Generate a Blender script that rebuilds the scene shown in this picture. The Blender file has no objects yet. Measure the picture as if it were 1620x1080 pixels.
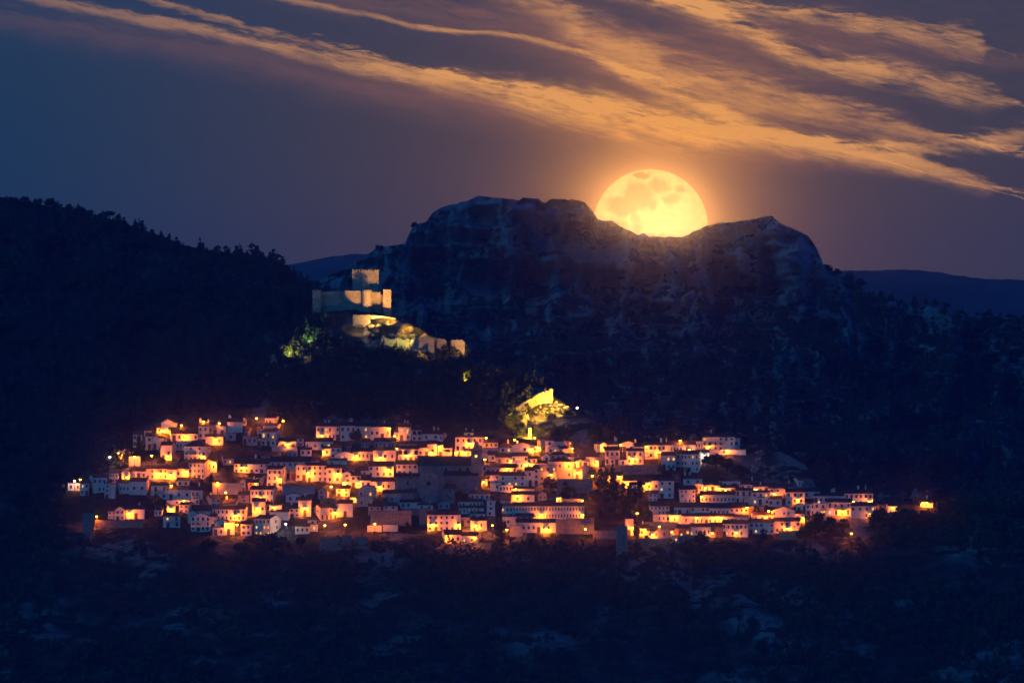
import bpy, math, random
import numpy as np
from mathutils import Vector, Matrix

random.seed(7)
rng = np.random.default_rng(7)
scene = bpy.context.scene
col = scene.collection
R = math.radians

# ------------------------------------------------------------------ camera, sky, moonlight, exposure
S = 5.0e-5                       # radians per photo pixel (a 444 mm lens on a 36 mm frame)
cam_data = bpy.data.cameras.new('camera')
cam_data.sensor_width = 36.0
cam_data.lens = 36.0 / (2 * 810 * S)
cam_data.clip_start = 1.0
cam_data.clip_end = 200000.0
cam = bpy.data.objects.new('camera', cam_data)
cam.rotation_euler = (R(90), 0, 0)
col.objects.link(cam)
scene.camera = cam

scene.view_settings.view_transform = 'Standard'
scene.view_settings.look = 'None'
scene.view_settings.exposure = 0.0
scene.view_settings.gamma = 1.0
scene.view_settings.use_curve_mapping = False

MOON_PX = (1029.0, 359.0)
MOON_R = 91.0
moon_dir = Vector(((MOON_PX[0] - 810) * S, 1.0, (540 - MOON_PX[1]) * S)).normalized()


class X:
    """a shader value: arithmetic on it adds Math nodes to the tree"""
    def __init__(self, nt, sock):
        self.nt, self.s = nt, sock

    def _op(self, op, *args):
        n = self.nt.nodes.new('ShaderNodeMath')
        n.operation = op
        for i, a in enumerate((self,) + args):
            if isinstance(a, X):
                self.nt.links.new(a.s, n.inputs[i])
            else:
                n.inputs[i].default_value = float(a)
        return X(self.nt, n.outputs[0])

    def __add__(self, o): return self._op('ADD', o)
    __radd__ = __add__
    def __sub__(self, o): return self._op('SUBTRACT', o)
    def __rsub__(self, o): return (self * -1.0) + o
    def __mul__(self, o): return self._op('MULTIPLY', o)
    __rmul__ = __mul__
    def __truediv__(self, o): return self._op('DIVIDE', o)
    def exp(self): return self._op('EXPONENT')
    def sqrt(self): return self._op('SQRT')
    def abs(self): return self._op('ABSOLUTE')
    def max(self, o): return self._op('MAXIMUM', o)
    def min(self, o): return self._op('MINIMUM', o)
    def pow(self, o): return self._op('POWER', o)
    def clamp(self): return self.max(0.0).min(1.0)

    def smooth(self, a, b):
        n = self.nt.nodes.new('ShaderNodeMapRange')
        n.interpolation_type = 'SMOOTHSTEP'
        self.nt.links.new(self.s, n.inputs[0])
        n.inputs[1].default_value = a
        n.inputs[2].default_value = b
        return X(self.nt, n.outputs[0])


def combine(nt, x, y, z):
    n = nt.nodes.new('ShaderNodeCombineXYZ')
    for i, a in enumerate((x, y, z)):
        if isinstance(a, X):
            nt.links.new(a.s, n.inputs[i])
        else:
            n.inputs[i].default_value = a
    return n.outputs[0]


def noise(nt, vec, scale, detail=4, rough=0.55, distort=0.0):
    n = nt.nodes.new('ShaderNodeTexNoise')
    n.inputs['Scale'].default_value = scale
    n.inputs['Detail'].default_value = detail
    n.inputs['Roughness'].default_value = rough
    n.inputs['Distortion'].default_value = distort
    if vec is not None:
        nt.links.new(vec, n.inputs['Vector'])
    return X(nt, n.outputs['Fac'])


def mixc(nt, fac, a, b):
    n = nt.nodes.new('ShaderNodeMix')
    n.data_type = 'RGBA'
    if isinstance(fac, X):
        nt.links.new(fac.s, n.inputs[0])
    else:
        n.inputs[0].default_value = fac
    for idx, c in ((6, a), (7, b)):
        if isinstance(c, (tuple, list)):
            n.inputs[idx].default_value = (*c[:3], 1)
        else:
            nt.links.new(c, n.inputs[idx])
    return n.outputs[2]


def curve(nt, x, pts, lo, hi, vlo, vhi):
    """piecewise curve through pts (x, value)"""
    n = nt.nodes.new('ShaderNodeFloatCurve')
    t = (x - lo) / (hi - lo)
    nt.links.new(t.clamp().s, n.inputs['Value'])
    c = n.mapping.curves[0]
    q = [((a - lo) / (hi - lo), (b - vlo) / (vhi - vlo)) for a, b in pts]
    if q[0][0] > 0: q.insert(0, (0.0, max(0.0, q[0][1] - (q[1][1] - q[0][1]) / (q[1][0] - q[0][0]) * q[0][0])))
    if q[-1][0] < 1: q.append((1.0, min(1.0, q[-1][1])))
    c.points[0].location = q[0]
    c.points[1].location = q[-1]
    for p in q[1:-1]:
        c.points.new(*p)
    n.mapping.update()
    return X(nt, n.outputs[0]) * (vhi - vlo) + vlo


world = bpy.data.worlds.new('World')
scene.world = world
world.use_nodes = True
wt = world.node_tree
wt.nodes.clear()
geo = wt.nodes.new('ShaderNodeTexCoord')
sep = wt.nodes.new('ShaderNodeSeparateXYZ')
wt.links.new(geo.outputs['Generated'], sep.inputs[0])
dx, dy, dz = (X(wt, sep.outputs[i]) for i in range(3))
dyc = dy.max(0.02)
# azimuth / elevation of a sky direction, counted in photo-pixel sized steps from due east
px = dx / dyc / S + 810.0
py = dz / dyc / S * -1.0 + 540.0
# dusk sky: the sun has gone down behind the camera, the east is already dim
nish = wt.nodes.new('ShaderNodeTexSky')
nish.sky_type = 'NISHITA'
nish.sun_disc = False
nish.sun_elevation = R(1.0)
nish.sun_rotation = R(187)
nish.altitude = 1100
nish.air_density = 1.0
nish.dust_density = 0.4
nish.ozone_density = 6.0
east = mixc(wt, px.smooth(-150, 760), (0.0110, 0.044, 0.096), (0.043, 0.047, 0.070))
east = mixc(wt, py.smooth(250, -120) * 0.45, east, (0.034, 0.052, 0.115))
away = dy.smooth(0.985, 0.45)
tint = wt.nodes.new('ShaderNodeMix'); tint.data_type = 'RGBA'; tint.blend_type = 'MULTIPLY'
tint.inputs[0].default_value = 1.0
wt.links.new(nish.outputs[0], tint.inputs[6])
tint.inputs[7].default_value = (0.002, 0.25, 0.41, 1)
base = mixc(wt, away, east, tint.outputs[2])
# streaks of high cloud fanning out from the upper left, lit by the moon
warp = noise(wt, combine(wt, px * 0.004, py * 0.006, 0.0), 2.2, 5, 0.6) - 0.5
ca, sa = math.cos(R(13)), math.sin(R(13))
along = px * ca + py * sa
across = py * ca - px * sa
streak = noise(wt, combine(wt, along * 0.0042, across * 0.030 + warp * 1.1, 3.1), 1.6, 9, 0.66)
fibre = noise(wt, combine(wt, along * 0.011 + warp, across * 0.105 + warp * 2.0, 1.7), 1.5, 6, 0.66)
comb = noise(wt, combine(wt, px * 0.0085, py * 0.085 + warp * 1.5, 8.0), 1.4, 7, 0.68)
puff = noise(wt, combine(wt, along * 0.011, across * 0.040, 5.0), 1.7, 8, 0.66, 0.5)
wob = (streak - 0.5) * 30.0 + (comb - 0.5) * 22.0 + (puff - 0.5) * 26.0 + warp * 14.0
near = px.smooth(-2200, -300) * px.smooth(4200, 2200) * dy.smooth(0.5, 0.9)


def band(pts, widths, soft_below=1.0, wobble=1.0):
    c = curve(wt, px, pts, -400, 2100, -400, 800)
    w = curve(wt, px, widths, -400, 2100, 0, 100)
    d = py + (wob - 5.0) * wobble - c
    up = ((d.min(0.0) / w).pow(2.0) * -1.0).exp()
    dn = ((d.max(0.0) / (w * soft_below)).pow(2.0) * -1.0).exp()
    return up * dn


bA = band([(-400, -105), (90, 0), (370, 54), (600, 106), (800, 136), (900, 158), (1000, 182), (1100, 202), (1200, 214), (1300, 228),
           (1400, 244), (1480, 264), (1570, 290), (2100, 400)],
          [(-400, 6), (370, 9), (620, 11), (760, 19), (900, 29), (1030, 29), (1200, 19), (1400, 16), (1560, 11), (1600, 2), (2100, 1)], 1.5, 0.75)
bAg = band([(-400, -60), (90, 35), (370, 80), (600, 128), (800, 160), (900, 178), (1000, 200), (1100, 222), (1300, 240), (2100, 420)],
           [(-400, 14), (370, 24), (600, 28), (800, 30), (1000, 30), (1200, 24), (1400, 10), (1600, 4), (2100, 3)], 1.2, 1.2)
bB = band([(-400, -170), (470, 0), (590, 23), (650, 38), (720, 48), (810, 53), (870, 66), (950, 90), (1000, 117), (1080, 152), (1200, 196), (2100, 420)],
          [(-400, 4), (470, 5), (700, 4), (850, 5), (950, 9), (1050, 15), (1200, 14), (1300, 4), (2100, 1)], 1.5, 0.34)
bC = band([(-400, -400), (900, -60), (1060, -8), (1130, 18), (1200, 50), (1250, 77), (1300, 92), (1400, 110), (1480, 126), (1560, 146), (1610, 158), (2100, 300)],
          [(-400, 10), (1000, 24), (1200, 20), (1400, 23), (1540, 22), (1600, 8), (1660, 1), (2100, 1)], 1.3, 1.0)
bD = band([(-400, -300), (1000, -30), (1120, -2), (1250, 14), (1350, 30), (1450, 43), (1540, 60), (1570, 72), (2100, 260)],
          [(-400, 6), (1120, 15), (1300, 11), (1450, 19), (1530, 25), (1560, 8), (1590, 1), (2100, 1)], 1.8, 1.0)
bE = band([(-400, -400), (850, -5), (950, 60), (1030, 98), (1100, 122), (1200, 146), (1300, 168), (1400, 190), (2100, 330)],
          [(-400, 10), (850, 30), (950, 44), (1100, 44), (1250, 36), (1400, 24), (1560, 5), (2100, 4)], 1.2, 1.4)
bF = band([(-400, -200), (1250, 214), (1350, 222), (1450, 230), (1540, 224), (1620, 206), (2100, 120)],
          [(-400, 1), (1250, 1), (1330, 10), (1450, 16), (1540, 18), (1700, 18), (2100, 8)], 1.2, 1.0)
bG = band([(-400, -300), (520, -14), (700, 14), (850, 44), (1000, 84), (1150, 60), (1400, 66), (2100, 200)],
          [(-400, 20), (560, 20), (750, 24), (900, 34), (1100, 46), (1400, 36), (1560, 10), (2100, 4)], 1.2, 1.6)
lumps = ((noise(wt, combine(wt, along * 0.0062 + warp, across * 0.017, 12.0), 1.5, 6, 0.6) - 0.5) * 3.2 + 0.72).clamp() * 0.75 + 0.42
tex = (streak * 0.40 + fibre * 0.34 + comb * 0.26 - 0.5) * 4.6


def broken(b, k, lo, hi):
    """a band of cloud torn up by the fibrous texture"""
    return (b * lumps + tex * k * (b * 1.6).clamp()).smooth(lo, hi) * b.pow(0.35).clamp()


bright = (broken(bA, 0.70, 0.05, 1.35) * 0.95 + broken(bB, 0.65, 0.10, 1.4) * 0.75 + broken(bC, 1.0, 0.10, 1.6) + broken(bD, 1.0, 0.15, 1.6)
          + broken(bE, 0.75, 0.15, 1.8) * 0.8 + broken(bF, 0.9, 0.15, 1.5) * 0.9)
soft = (bAg * (streak * 1.1 - 0.05 + tex * 0.12) + bG * (streak * 1.3 - 0.22 + tex * 0.12) + bE * (0.45 + tex * 0.2)).max(0.0)
mx, my = px - MOON_PX[0], py - MOON_PX[1]
rr = (mx * mx * 0.55 + my * my).sqrt()
prox = (rr / -330.0).exp()                       # nearer the moon a cloud is lit harder
farx = ((px - 900.0).abs() / -620.0).exp()
amp = (prox * 1.75 + farx * 0.50 + 0.16)
cloud_hot = mixc(wt, prox.pow(0.6).clamp(), (0.60, 0.31, 0.17), (1.1, 0.45, 0.075))
cloud_soft = mixc(wt, prox.clamp(), (0.20, 0.105, 0.105), (0.52, 0.185, 0.08))
veil = px.smooth(520, 1050) * py.smooth(330, 60) * (0.42 + (puff - 0.5) * 2.2).clamp() * 0.28
c0 = mixc(wt, (veil * near).clamp(), base, (0.115, 0.078, 0.080))
c1 = mixc(wt, (soft * near * (amp * 0.6 + 0.25)).clamp() * 0.85, c0, cloud_soft)
c2 = mixc(wt, (bright * near * amp * 0.86).clamp() * 0.92, c1, cloud_hot)
bg = wt.nodes.new('ShaderNodeBackground')
bg.inputs[1].default_value = 1.0
halo = ((mx * mx + my * my).sqrt() / -58.0).exp() * 2.4 * near + ((mx * mx * 0.7 + my * my).sqrt() / -190.0).exp() * 0.19 * near
c3 = mixc(wt, halo.clamp(), c2, (1.0, 0.34, 0.020))     # the moon's corona in thin high cloud
wt.links.new(c3, bg.inputs[0])
wo = wt.nodes.new('ShaderNodeOutputWorld')
wt.links.new(bg.outputs[0], wo.inputs[0])

# the last of the dusk: one soft sun lamp standing for the afterglow low in the west, behind the camera
dusk = bpy.data.lights.new('dusk_afterglow', 'SUN')
dusk.energy = 0.31
dusk.angle = R(30)
dusk.color = (0.08, 0.56, 1.0)
dl = bpy.data.objects.new('dusk_afterglow', dusk)
dl.rotation_euler = Vector((-0.75, -1.0, 0.65)).to_track_quat('Z', 'Y').to_euler()
col.objects.link(dl)
MOONLIGHT = 1.9e8
FLOOD_K = 5.0
HAZE_DENSITY = 1.0e-5
AIR_DENSITY = 3.3e-5
HAZE_G = 0.9981


# ------------------------------------------------------------------ helpers
def P(x, y, D):
    return Vector(((x - 810) * S * D, D, (540 - y) * S * D))


class MB:
    """collects faces for one mesh object"""
    def __init__(self):
        self.v, self.f, self.m = [], [], []

    def face(self, pts, mat=0):
        i = len(self.v)
        self.v += [tuple(p) for p in pts]
        self.f.append(tuple(range(i, i + len(pts))))
        self.m.append(mat)

    def poly(self, verts, faces, mat=0):
        i = len(self.v)
        self.v += [tuple(p) for p in verts]
        for f in faces:
            self.f.append(tuple(a + i for a in f))
            self.m.append(mat)

    def box(self, x0, x1, y0, y1, z0, z1, mat=0):
        self.poly([(x0, y0, z0), (x1, y0, z0), (x1, y1, z0), (x0, y1, z0), (x0, y0, z1), (x1, y0, z1), (x1, y1, z1), (x0, y1, z1)],
                  [(0, 3, 2, 1), (4, 5, 6, 7), (0, 1, 5, 4), (1, 2, 6, 5), (2, 3, 7, 6), (3, 0, 4, 7)], mat)

    def cyl(self, x, y, z0, z1, r0, r1, n=8, mat=0):
        a = [(x + r0 * math.cos(2 * math.pi * k / n), y + r0 * math.sin(2 * math.pi * k / n), z0) for k in range(n)]
        b = [(x + r1 * math.cos(2 * math.pi * k / n), y + r1 * math.sin(2 * math.pi * k / n), z1) for k in range(n)]
        fs = [(k, (k + 1) % n, n + (k + 1) % n, n + k) for k in range(n)]
        fs += [tuple(reversed(range(n))), tuple(range(n, 2 * n))]
        self.poly(a + b, fs, mat)

    def prism(self, profile, axis, a0, a1, mat=0):
        """profile: list of (p, z); axis 'x' -> p is y, extruded along x; axis 'y' -> p is x, extruded along y"""
        n = len(profile)
        if axis == 'x':
            va = [(a0, p, z) for p, z in profile]; vb = [(a1, p, z) for p, z in profile]
        else:
            va = [(p, a0, z) for p, z in profile]; vb = [(p, a1, z) for p, z in profile]
        fs = [(k, (k + 1) % n, n + (k + 1) % n, n + k) for k in range(n)]
        fs += [tuple(reversed(range(n))), tuple(range(n, 2 * n))]
        self.poly(va + vb, fs, mat)

    def mesh(self, name, mats, smooth=False):
        me = bpy.data.meshes.new(name)
        me.from_pydata(self.v, [], self.f)
        for m in mats: me.materials.append(m)
        if len(mats) > 1:
            me.polygons.foreach_set('material_index', self.m)
        if smooth:
            me.polygons.foreach_set('use_smooth', [True] * len(self.f))
        me.update()
        return me

    def build(self, name, mats, parent=None, loc=None, smooth=False):
        if not isinstance(mats, (list, tuple)): mats = [mats]
        return link(name, self.mesh(name, mats, smooth), parent, loc)


def link(name, data, parent=None, loc=None, rz=0.0):
    o = bpy.data.objects.new(name, data)
    if parent is not None: o.parent = parent
    if loc is not None: o.location = loc
    if rz: o.rotation_euler = (0, 0, rz)
    col.objects.link(o)
    return o


def tag(o, label, cat, group=None):
    o['label'] = label
    o['category'] = cat
    if group: o['group'] = group
    return o


ROOTS = []
def root(name, loc, rz=0.0):
    return link(name, None, None, loc, rz)


def hashed(ix, iy, seed):
    h = (ix.astype(np.int64) * 374761393 + iy.astype(np.int64) * 668265263 + seed * 1442695041) & 0x7fffffff
    h = ((h ^ (h >> 13)) * 1274126177) & 0x7fffffff
    return ((h ^ (h >> 16)) & 0xffff) / 65535.0


def vnoise(x, y, seed=0):
    ix, iy = np.floor(x), np.floor(y)
    fx, fy = x - ix, y - iy
    fx = fx * fx * fx * (fx * (fx * 6 - 15) + 10)
    fy = fy * fy * fy * (fy * (fy * 6 - 15) + 10)
    a, b = hashed(ix, iy, seed), hashed(ix + 1, iy, seed)
    c, d = hashed(ix, iy + 1, seed), hashed(ix + 1, iy + 1, seed)
    return (a * (1 - fx) + b * fx) * (1 - fy) + (c * (1 - fx) + d * fx) * fy - 0.5


def fbm(x, y, octv=5, seed=0, gain=0.5, ridged=False):
    x, y = np.asarray(x, float), np.asarray(y, float)
    s, a = np.zeros(np.broadcast(x, y).shape), 1.0
    for k in range(octv):
        n = vnoise(x * 2 ** k + 17.3 * k, y * 2 ** k - 9.1 * k, seed + k)
        if ridged: n = 0.5 - np.abs(n) * 2
        s = s + a * n
        a *= gain
    return s


# ------------------------------------------------------------------ materials
def material(name, c0, c1, scale, rough=0.9, bump=0.0, bscale=None, per_object=0.0, coords='Object', stretch=None, detail=6, extra=None):
    m = bpy.data.materials.new(name)
    m.use_nodes = True
    nt = m.node_tree
    b = nt.nodes['Principled BSDF']
    b.inputs['Roughness'].default_value = rough
    b.inputs['Specular IOR Level'].default_value = 0.2
    tc = nt.nodes.new('ShaderNodeTexCoord')
    vec = tc.outputs[coords] if coords != 'World' else nt.nodes.new('ShaderNodeNewGeometry').outputs['Position']
    if stretch:
        mp = nt.nodes.new('ShaderNodeMapping')
        mp.inputs['Scale'].default_value = stretch
        nt.links.new(vec, mp.inputs[0])
        vec = mp.outputs[0]
    f = noise(nt, vec, scale, detail, 0.62)
    c = mixc(nt, f.smooth(0.32, 0.68), c0, c1)
    if extra: c = extra(nt, vec, c)
    if per_object:
        oi = nt.nodes.new('ShaderNodeObjectInfo')
        hv = nt.nodes.new('ShaderNodeHueSaturation')
        r = X(nt, oi.outputs['Random'])
        nt.links.new((r * (2 * per_object) + (1 - per_object)).s, hv.inputs['Value'])
        nt.links.new(c, hv.inputs['Color'])
        c = hv.outputs[0]
    nt.links.new(c, b.inputs['Base Color'])
    if bump:
        bn = nt.nodes.new('ShaderNodeBump')
        bn.inputs['Strength'].default_value = bump
        bn.inputs['Distance'].default_value = 1.0
        nt.links.new(noise(nt, vec, bscale or scale * 3, 6, 0.65).s, bn.inputs['Height'])
        nt.links.new(bn.outputs[0], b.inputs['Normal'])
    return m


def emissive(name, color, strength):
    m = bpy.data.materials.new(name)
    m.use_nodes = True
    nt = m.node_tree
    nt.nodes.remove(nt.nodes['Principled BSDF'])
    e = nt.nodes.new('ShaderNodeEmission')
    e.inputs[0].default_value = (*color, 1)
    e.inputs[1].default_value = strength
    nt.links.new(e.outputs[0], nt.nodes['Material Output'].inputs[0])
    return m


def streaks(nt, vec, c):
    mp = nt.nodes.new('ShaderNodeMapping')
    mp.inputs['Scale'].default_value = (1.3, 1.3, 0.16)
    nt.links.new(vec, mp.inputs[0])
    f = noise(nt, mp.outputs[0], 1.4, 5, 0.6)
    return mixc(nt, f.smooth(0.50, 0.80) * 0.55, c, (0.40, 0.35, 0.29))


M = {}
M['white'] = material('limewash', (0.66, 0.60, 0.46), (0.80, 0.74, 0.58), 0.5, 0.9, per_object=0.11, extra=streaks)
M['cream'] = material('cream_render', (0.60, 0.50, 0.36), (0.70, 0.60, 0.45), 0.5, 0.9, per_object=0.08, extra=streaks)
M['grey'] = material('grey_render', (0.30, 0.28, 0.26), (0.42, 0.39, 0.36), 0.6, 0.9, per_object=0.12, extra=streaks)
M['brick'] = material('bare_brick', (0.22, 0.12, 0.08), (0.32, 0.19, 0.13), 1.5, 0.9, per_object=0.1)
M['stone'] = material('rubble_stone', (0.16, 0.13, 0.10), (0.33, 0.28, 0.22), 1.1, 0.95, 0.5, 2.5)
M['castle'] = material('castle_stone', (0.27, 0.22, 0.15), (0.40, 0.34, 0.24), 0.9, 0.95, 0.4, 2.2)
M['church'] = material('church_stone', (0.19, 0.16, 0.14), (0.30, 0.26, 0.22), 0.7, 0.95, 0.3, 2.0)
M['roof'] = material('clay_tile', (0.055, 0.036, 0.028), (0.13, 0.080, 0.056), 1.3, 0.9, 0.5, 6.0, per_object=0.25, stretch=(1, 1, 1))
M['coping'] = material('coping', (0.13, 0.11, 0.10), (0.24, 0.21, 0.19), 1.2, 0.9, per_object=0.2)
M['frame'] = material('window_frame', (0.16, 0.13, 0.11), (0.26, 0.22, 0.18), 2.0, 0.7)
M['pane'] = material('dark_glass', (0.010, 0.012, 0.016), (0.025, 0.028, 0.034), 2.0, 0.25)
M['door'] = material('wooden_door', (0.05, 0.028, 0.016), (0.10, 0.06, 0.035), 2.0, 0.7)
M['metal'] = material('dark_iron', (0.02, 0.02, 0.022), (0.04, 0.04, 0.04), 3.0, 0.6)
M['glow'] = emissive('lit_window', (1.0, 0.50, 0.10), 1.5)
M['glowwhite'] = emissive('white_window', (1.0, 0.80, 0.50), 1.4)
M['lamp'] = emissive('sodium_lantern', (1.0, 0.52, 0.06), 14.0)
M['lampwhite'] = emissive('white_lantern', (1.0, 0.86, 0.78), 9.0)
M['bark'] = material('bark', (0.03, 0.022, 0.016), (0.06, 0.045, 0.03), 3.0)
M['leaf'] = material('foliage', (0.026, 0.038, 0.017), (0.055, 0.072, 0.030), 0.6, 0.8, per_object=0.3)
M['pine'] = material('pine_needles', (0.020, 0.030, 0.015), (0.042, 0.056, 0.025), 0.6, 0.8, per_object=0.3)


def ground_mat(name, earth, rock, bush, scale, bushy):
    m = bpy.data.materials.new(name)
    m.use_nodes = True
    nt = m.node_tree
    b = nt.nodes['Principled BSDF']
    b.inputs['Roughness'].default_value = 1.0
    b.inputs['Specular IOR Level'].default_value = 0.05
    g = nt.nodes.new('ShaderNodeNewGeometry')
    pos = g.outputs['Position']
    big = noise(nt, pos, scale, 7, 0.6, 0.4)
    mid = noise(nt, pos, scale * 6, 5, 0.65)
    c = mixc(nt, big.smooth(0.47, 0.62), earth, rock)
    c = mixc(nt, mid.smooth(0.40, 0.66) * 0.5, c, tuple(a * 0.45 for a in rock))
    c = mixc(nt, noise(nt, pos, scale * 3.1, 8, 0.7, 0.8).smooth(0.50 - bushy, 0.58 - bushy), c, bush)
    nt.links.new(c, b.inputs['Base Color'])
    bn = nt.nodes.new('ShaderNodeBump')
    bn.inputs['Strength'].default_value = 0.8
    bn.inputs['Distance'].default_value = 2.0
    nt.links.new((noise(nt, pos, scale * 9, 6, 0.7) + big * 2.0).s, bn.inputs['Height'])
    nt.links.new(bn.outputs[0], b.inputs['Normal'])
    return m


M['hill'] = ground_mat('hillside_earth', (0.040, 0.034, 0.026), (0.28, 0.25, 0.21), (0.026, 0.032, 0.018), 0.028, 0.035)
M['ridge'] = ground_mat('wooded_ridge', (0.05, 0.045, 0.034), (0.12, 0.105, 0.085), (0.022, 0.028, 0.016), 0.014, 0.10)
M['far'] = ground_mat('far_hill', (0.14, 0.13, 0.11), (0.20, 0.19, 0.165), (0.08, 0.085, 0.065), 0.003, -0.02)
M['valley'] = ground_mat('valley_ground', (0.07, 0.06, 0.04), (0.12, 0.10, 0.08), (0.03, 0.04, 0.02), 0.01, 0.0)


def mountain_mat():
    m = bpy.data.materials.new('limestone')
    m.use_nodes = True
    nt = m.node_tree
    b = nt.nodes['Principled BSDF']
    b.inputs['Roughness'].default_value = 1.0
    b.inputs['Specular IOR Level'].default_value = 0.05
    g = nt.nodes.new('ShaderNodeNewGeometry')
    pos = g.outputs['Position']
    mp = nt.nodes.new('ShaderNodeMapping'); mp.inputs['Scale'].default_value = (1, 0.5, 0.5)
    nt.links.new(pos, mp.inputs[0])
    strat = nt.nodes.new('ShaderNodeMapping'); strat.inputs['Scale'].default_value = (0.12, 0.12, 1.0)
    nt.links.new(pos, strat.inputs[0])
    v = noise(nt, mp.outputs[0], 0.060, 7, 0.62, 0.0)
    s = noise(nt, strat.outputs[0], 0.22, 5, 0.6, 0.0)
    c = mixc(nt, (v * 0.8 + s * 0.2).smooth(0.36, 0.66), (0.20, 0.185, 0.17), (0.45, 0.42, 0.38))
    c = mixc(nt, noise(nt, pos, 0.012, 4, 0.6).smooth(0.42, 0.66) * 0.6, c, (0.20, 0.185, 0.165))
    sp = nt.nodes.new('ShaderNodeSeparateXYZ'); nt.links.new(g.outputs['Normal'], sp.inputs[0])
    sz = nt.nodes.new('ShaderNodeSeparateXYZ'); nt.links.new(pos, sz.inputs[0])
    flat = X(nt, sp.outputs[2]).smooth(0.12, 0.62)
    low = X(nt, sz.outputs[2]).smooth(34.0, -30.0)
    veg = (noise(nt, pos, 0.040, 8, 0.70, 0.0) + flat * 0.13 + low * 0.11).smooth(0.58, 0.70)
    c = mixc(nt, veg, c, (0.024, 0.030, 0.018))
    nt.links.new(c, b.inputs['Base Color'])
    bn = nt.nodes.new('ShaderNodeBump')
    bn.inputs['Strength'].default_value = 0.7
    bn.inputs['Distance'].default_value = 3.0
    nt.links.new((v + s * 0.2 + noise(nt, pos, 0.3, 5, 0.7) * 0.3).s, bn.inputs['Height'])
    nt.links.new(bn.outputs[0], b.inputs['Normal'])
    return m


M['mountain'] = mountain_mat()


# ------------------------------------------------------------------ terrain: ridges and slopes at their own distances
def interp(pts):
    a = np.array(pts, float)
    return lambda x: np.interp(x, a[:, 0], a[:, 1])


hill_top = interp([(-700, 900), (-100, 900), (0, 872), (60, 805), (120, 757), (180, 702), (210, 682), (260, 658), (330, 652), (415, 640), (424, 578), (452, 552),
                   (480, 512), (500, 494), (560, 490), (620, 500), (650, 513), (690, 535), (735, 552), (748, 572), (800, 584), (830, 592), (850, 602),
                   (872, 622), (905, 646), (925, 658), (960, 682), (1000, 692), (1060, 692), (1180, 706), (1240, 716), (1275, 735), (1292, 775), (1315, 795),
                   (1400, 797), (1480, 796), (1560, 794), (1620, 786), (1800, 780), (2400, 800)])
ridge_top = interp([(-700, 270), (-300, 285), (-50, 305), (0, 311), (20, 317), (50, 322), (90, 326), (130, 333), (150, 340), (180, 347), (200, 353), (240, 368),
                    (290, 388), (330, 397), (365, 400), (400, 402), (425, 408), (445, 415), (455, 424), (465, 437), (480, 447), (495, 456), (508, 470),
                    (525, 520), (560, 600), (640, 700), (760, 800)])
mount_top = interp([(380, 480), (480, 450), (540, 428), (575, 405), (600, 391), (640, 385), (652, 362), (660, 355), (674, 352), (686, 335), (700, 328), (735, 319),
                    (755, 310), (790, 312), (820, 317), (830, 313), (850, 314), (861, 322), (872, 314), (905, 315), (925, 321), (938, 334), (945, 347),
                    (967, 349), (990, 362), (1010, 371), (1020, 368), (1028, 374), (1080, 375), (1095, 366), (1125, 355), (1150, 352), (1180, 349), (1205, 343),
                    (1222, 341), (1232, 352), (1262, 365), (1280, 374), (1293, 395), (1300, 412), (1305, 424), (1335, 438), (1365, 457), (1385, 470), (1430, 481),
                    (1480, 487), (1510, 496), (1560, 500), (1620, 503), (1900, 510), (2300, 520)])


def D_hill(x, y):
    x, y = np.asarray(x, float), np.asarray(y, float)
    lowy = np.maximum(y - 870, 0)
    d = 4300 + (860 - np.maximum(y, 690)) * 0.485
    d = d + np.maximum(690 - y, 0) * 0.27
    return d + 0 * x - lowy * 0.05


def hill_noise(x, y):
    t = np.clip((y - 865) / 60, 0, 1)
    u = np.clip((660 - y) / 40, 0, 1) * np.clip((np.abs(np.asarray(x) - 590) - 60) / 60, 0.25, 1)
    big = fbm(np.asarray(x) / 95, np.asarray(y) / 60, 6, 3, 0.55, True)
    return (0.5 + 14 * t + 9 * u) * big * 0.6 + 0.8 * fbm(np.asarray(x) / 16, np.asarray(y) / 12, 4, 8)


def D_ridge(x, y):
    x, y = np.asarray(x, float), np.asarray(y, float)
    return 4760 + (720 - y) * 0.55 + np.maximum(x, 0) * 0.05


def D_mount(x, y):
    x, y = np.asarray(x, float), np.asarray(y, float)
    top = mount_top(x)
    cl = np.clip((1330 - x) / 60, 0, 1) * np.clip((x - 560) / 60, 0, 1)
    yc = top + 20 + 92 * cl
    d = 5450 + (900 - np.maximum(y, yc)) * 0.62
    return d + np.maximum(yc - y, 0) * (0.62 * (1 - cl) + 0.11 * cl)


def mount_noise(x, y):
    x, y = np.asarray(x, float), np.asarray(y, float)
    wx = x + 26 * fbm(x / 60, y / 60, 3, 21)
    butt = fbm(wx / 60, y / 210, 6, 31, 0.55, True)
    lump = fbm(x / 130, y / 75, 6, 41, 0.55, True)
    ledge = fbm(x / 300, (y + 14 * fbm(x / 80, y / 80, 3, 5)) / 26, 3, 51)
    return -30 * butt - 46 * lump + 2 * ledge - 6 * fbm(wx / 22, y / 120, 4, 71, .5, True) + 4 * fbm(x / 13, y / 14, 4, 61, .6) + 22


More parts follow.
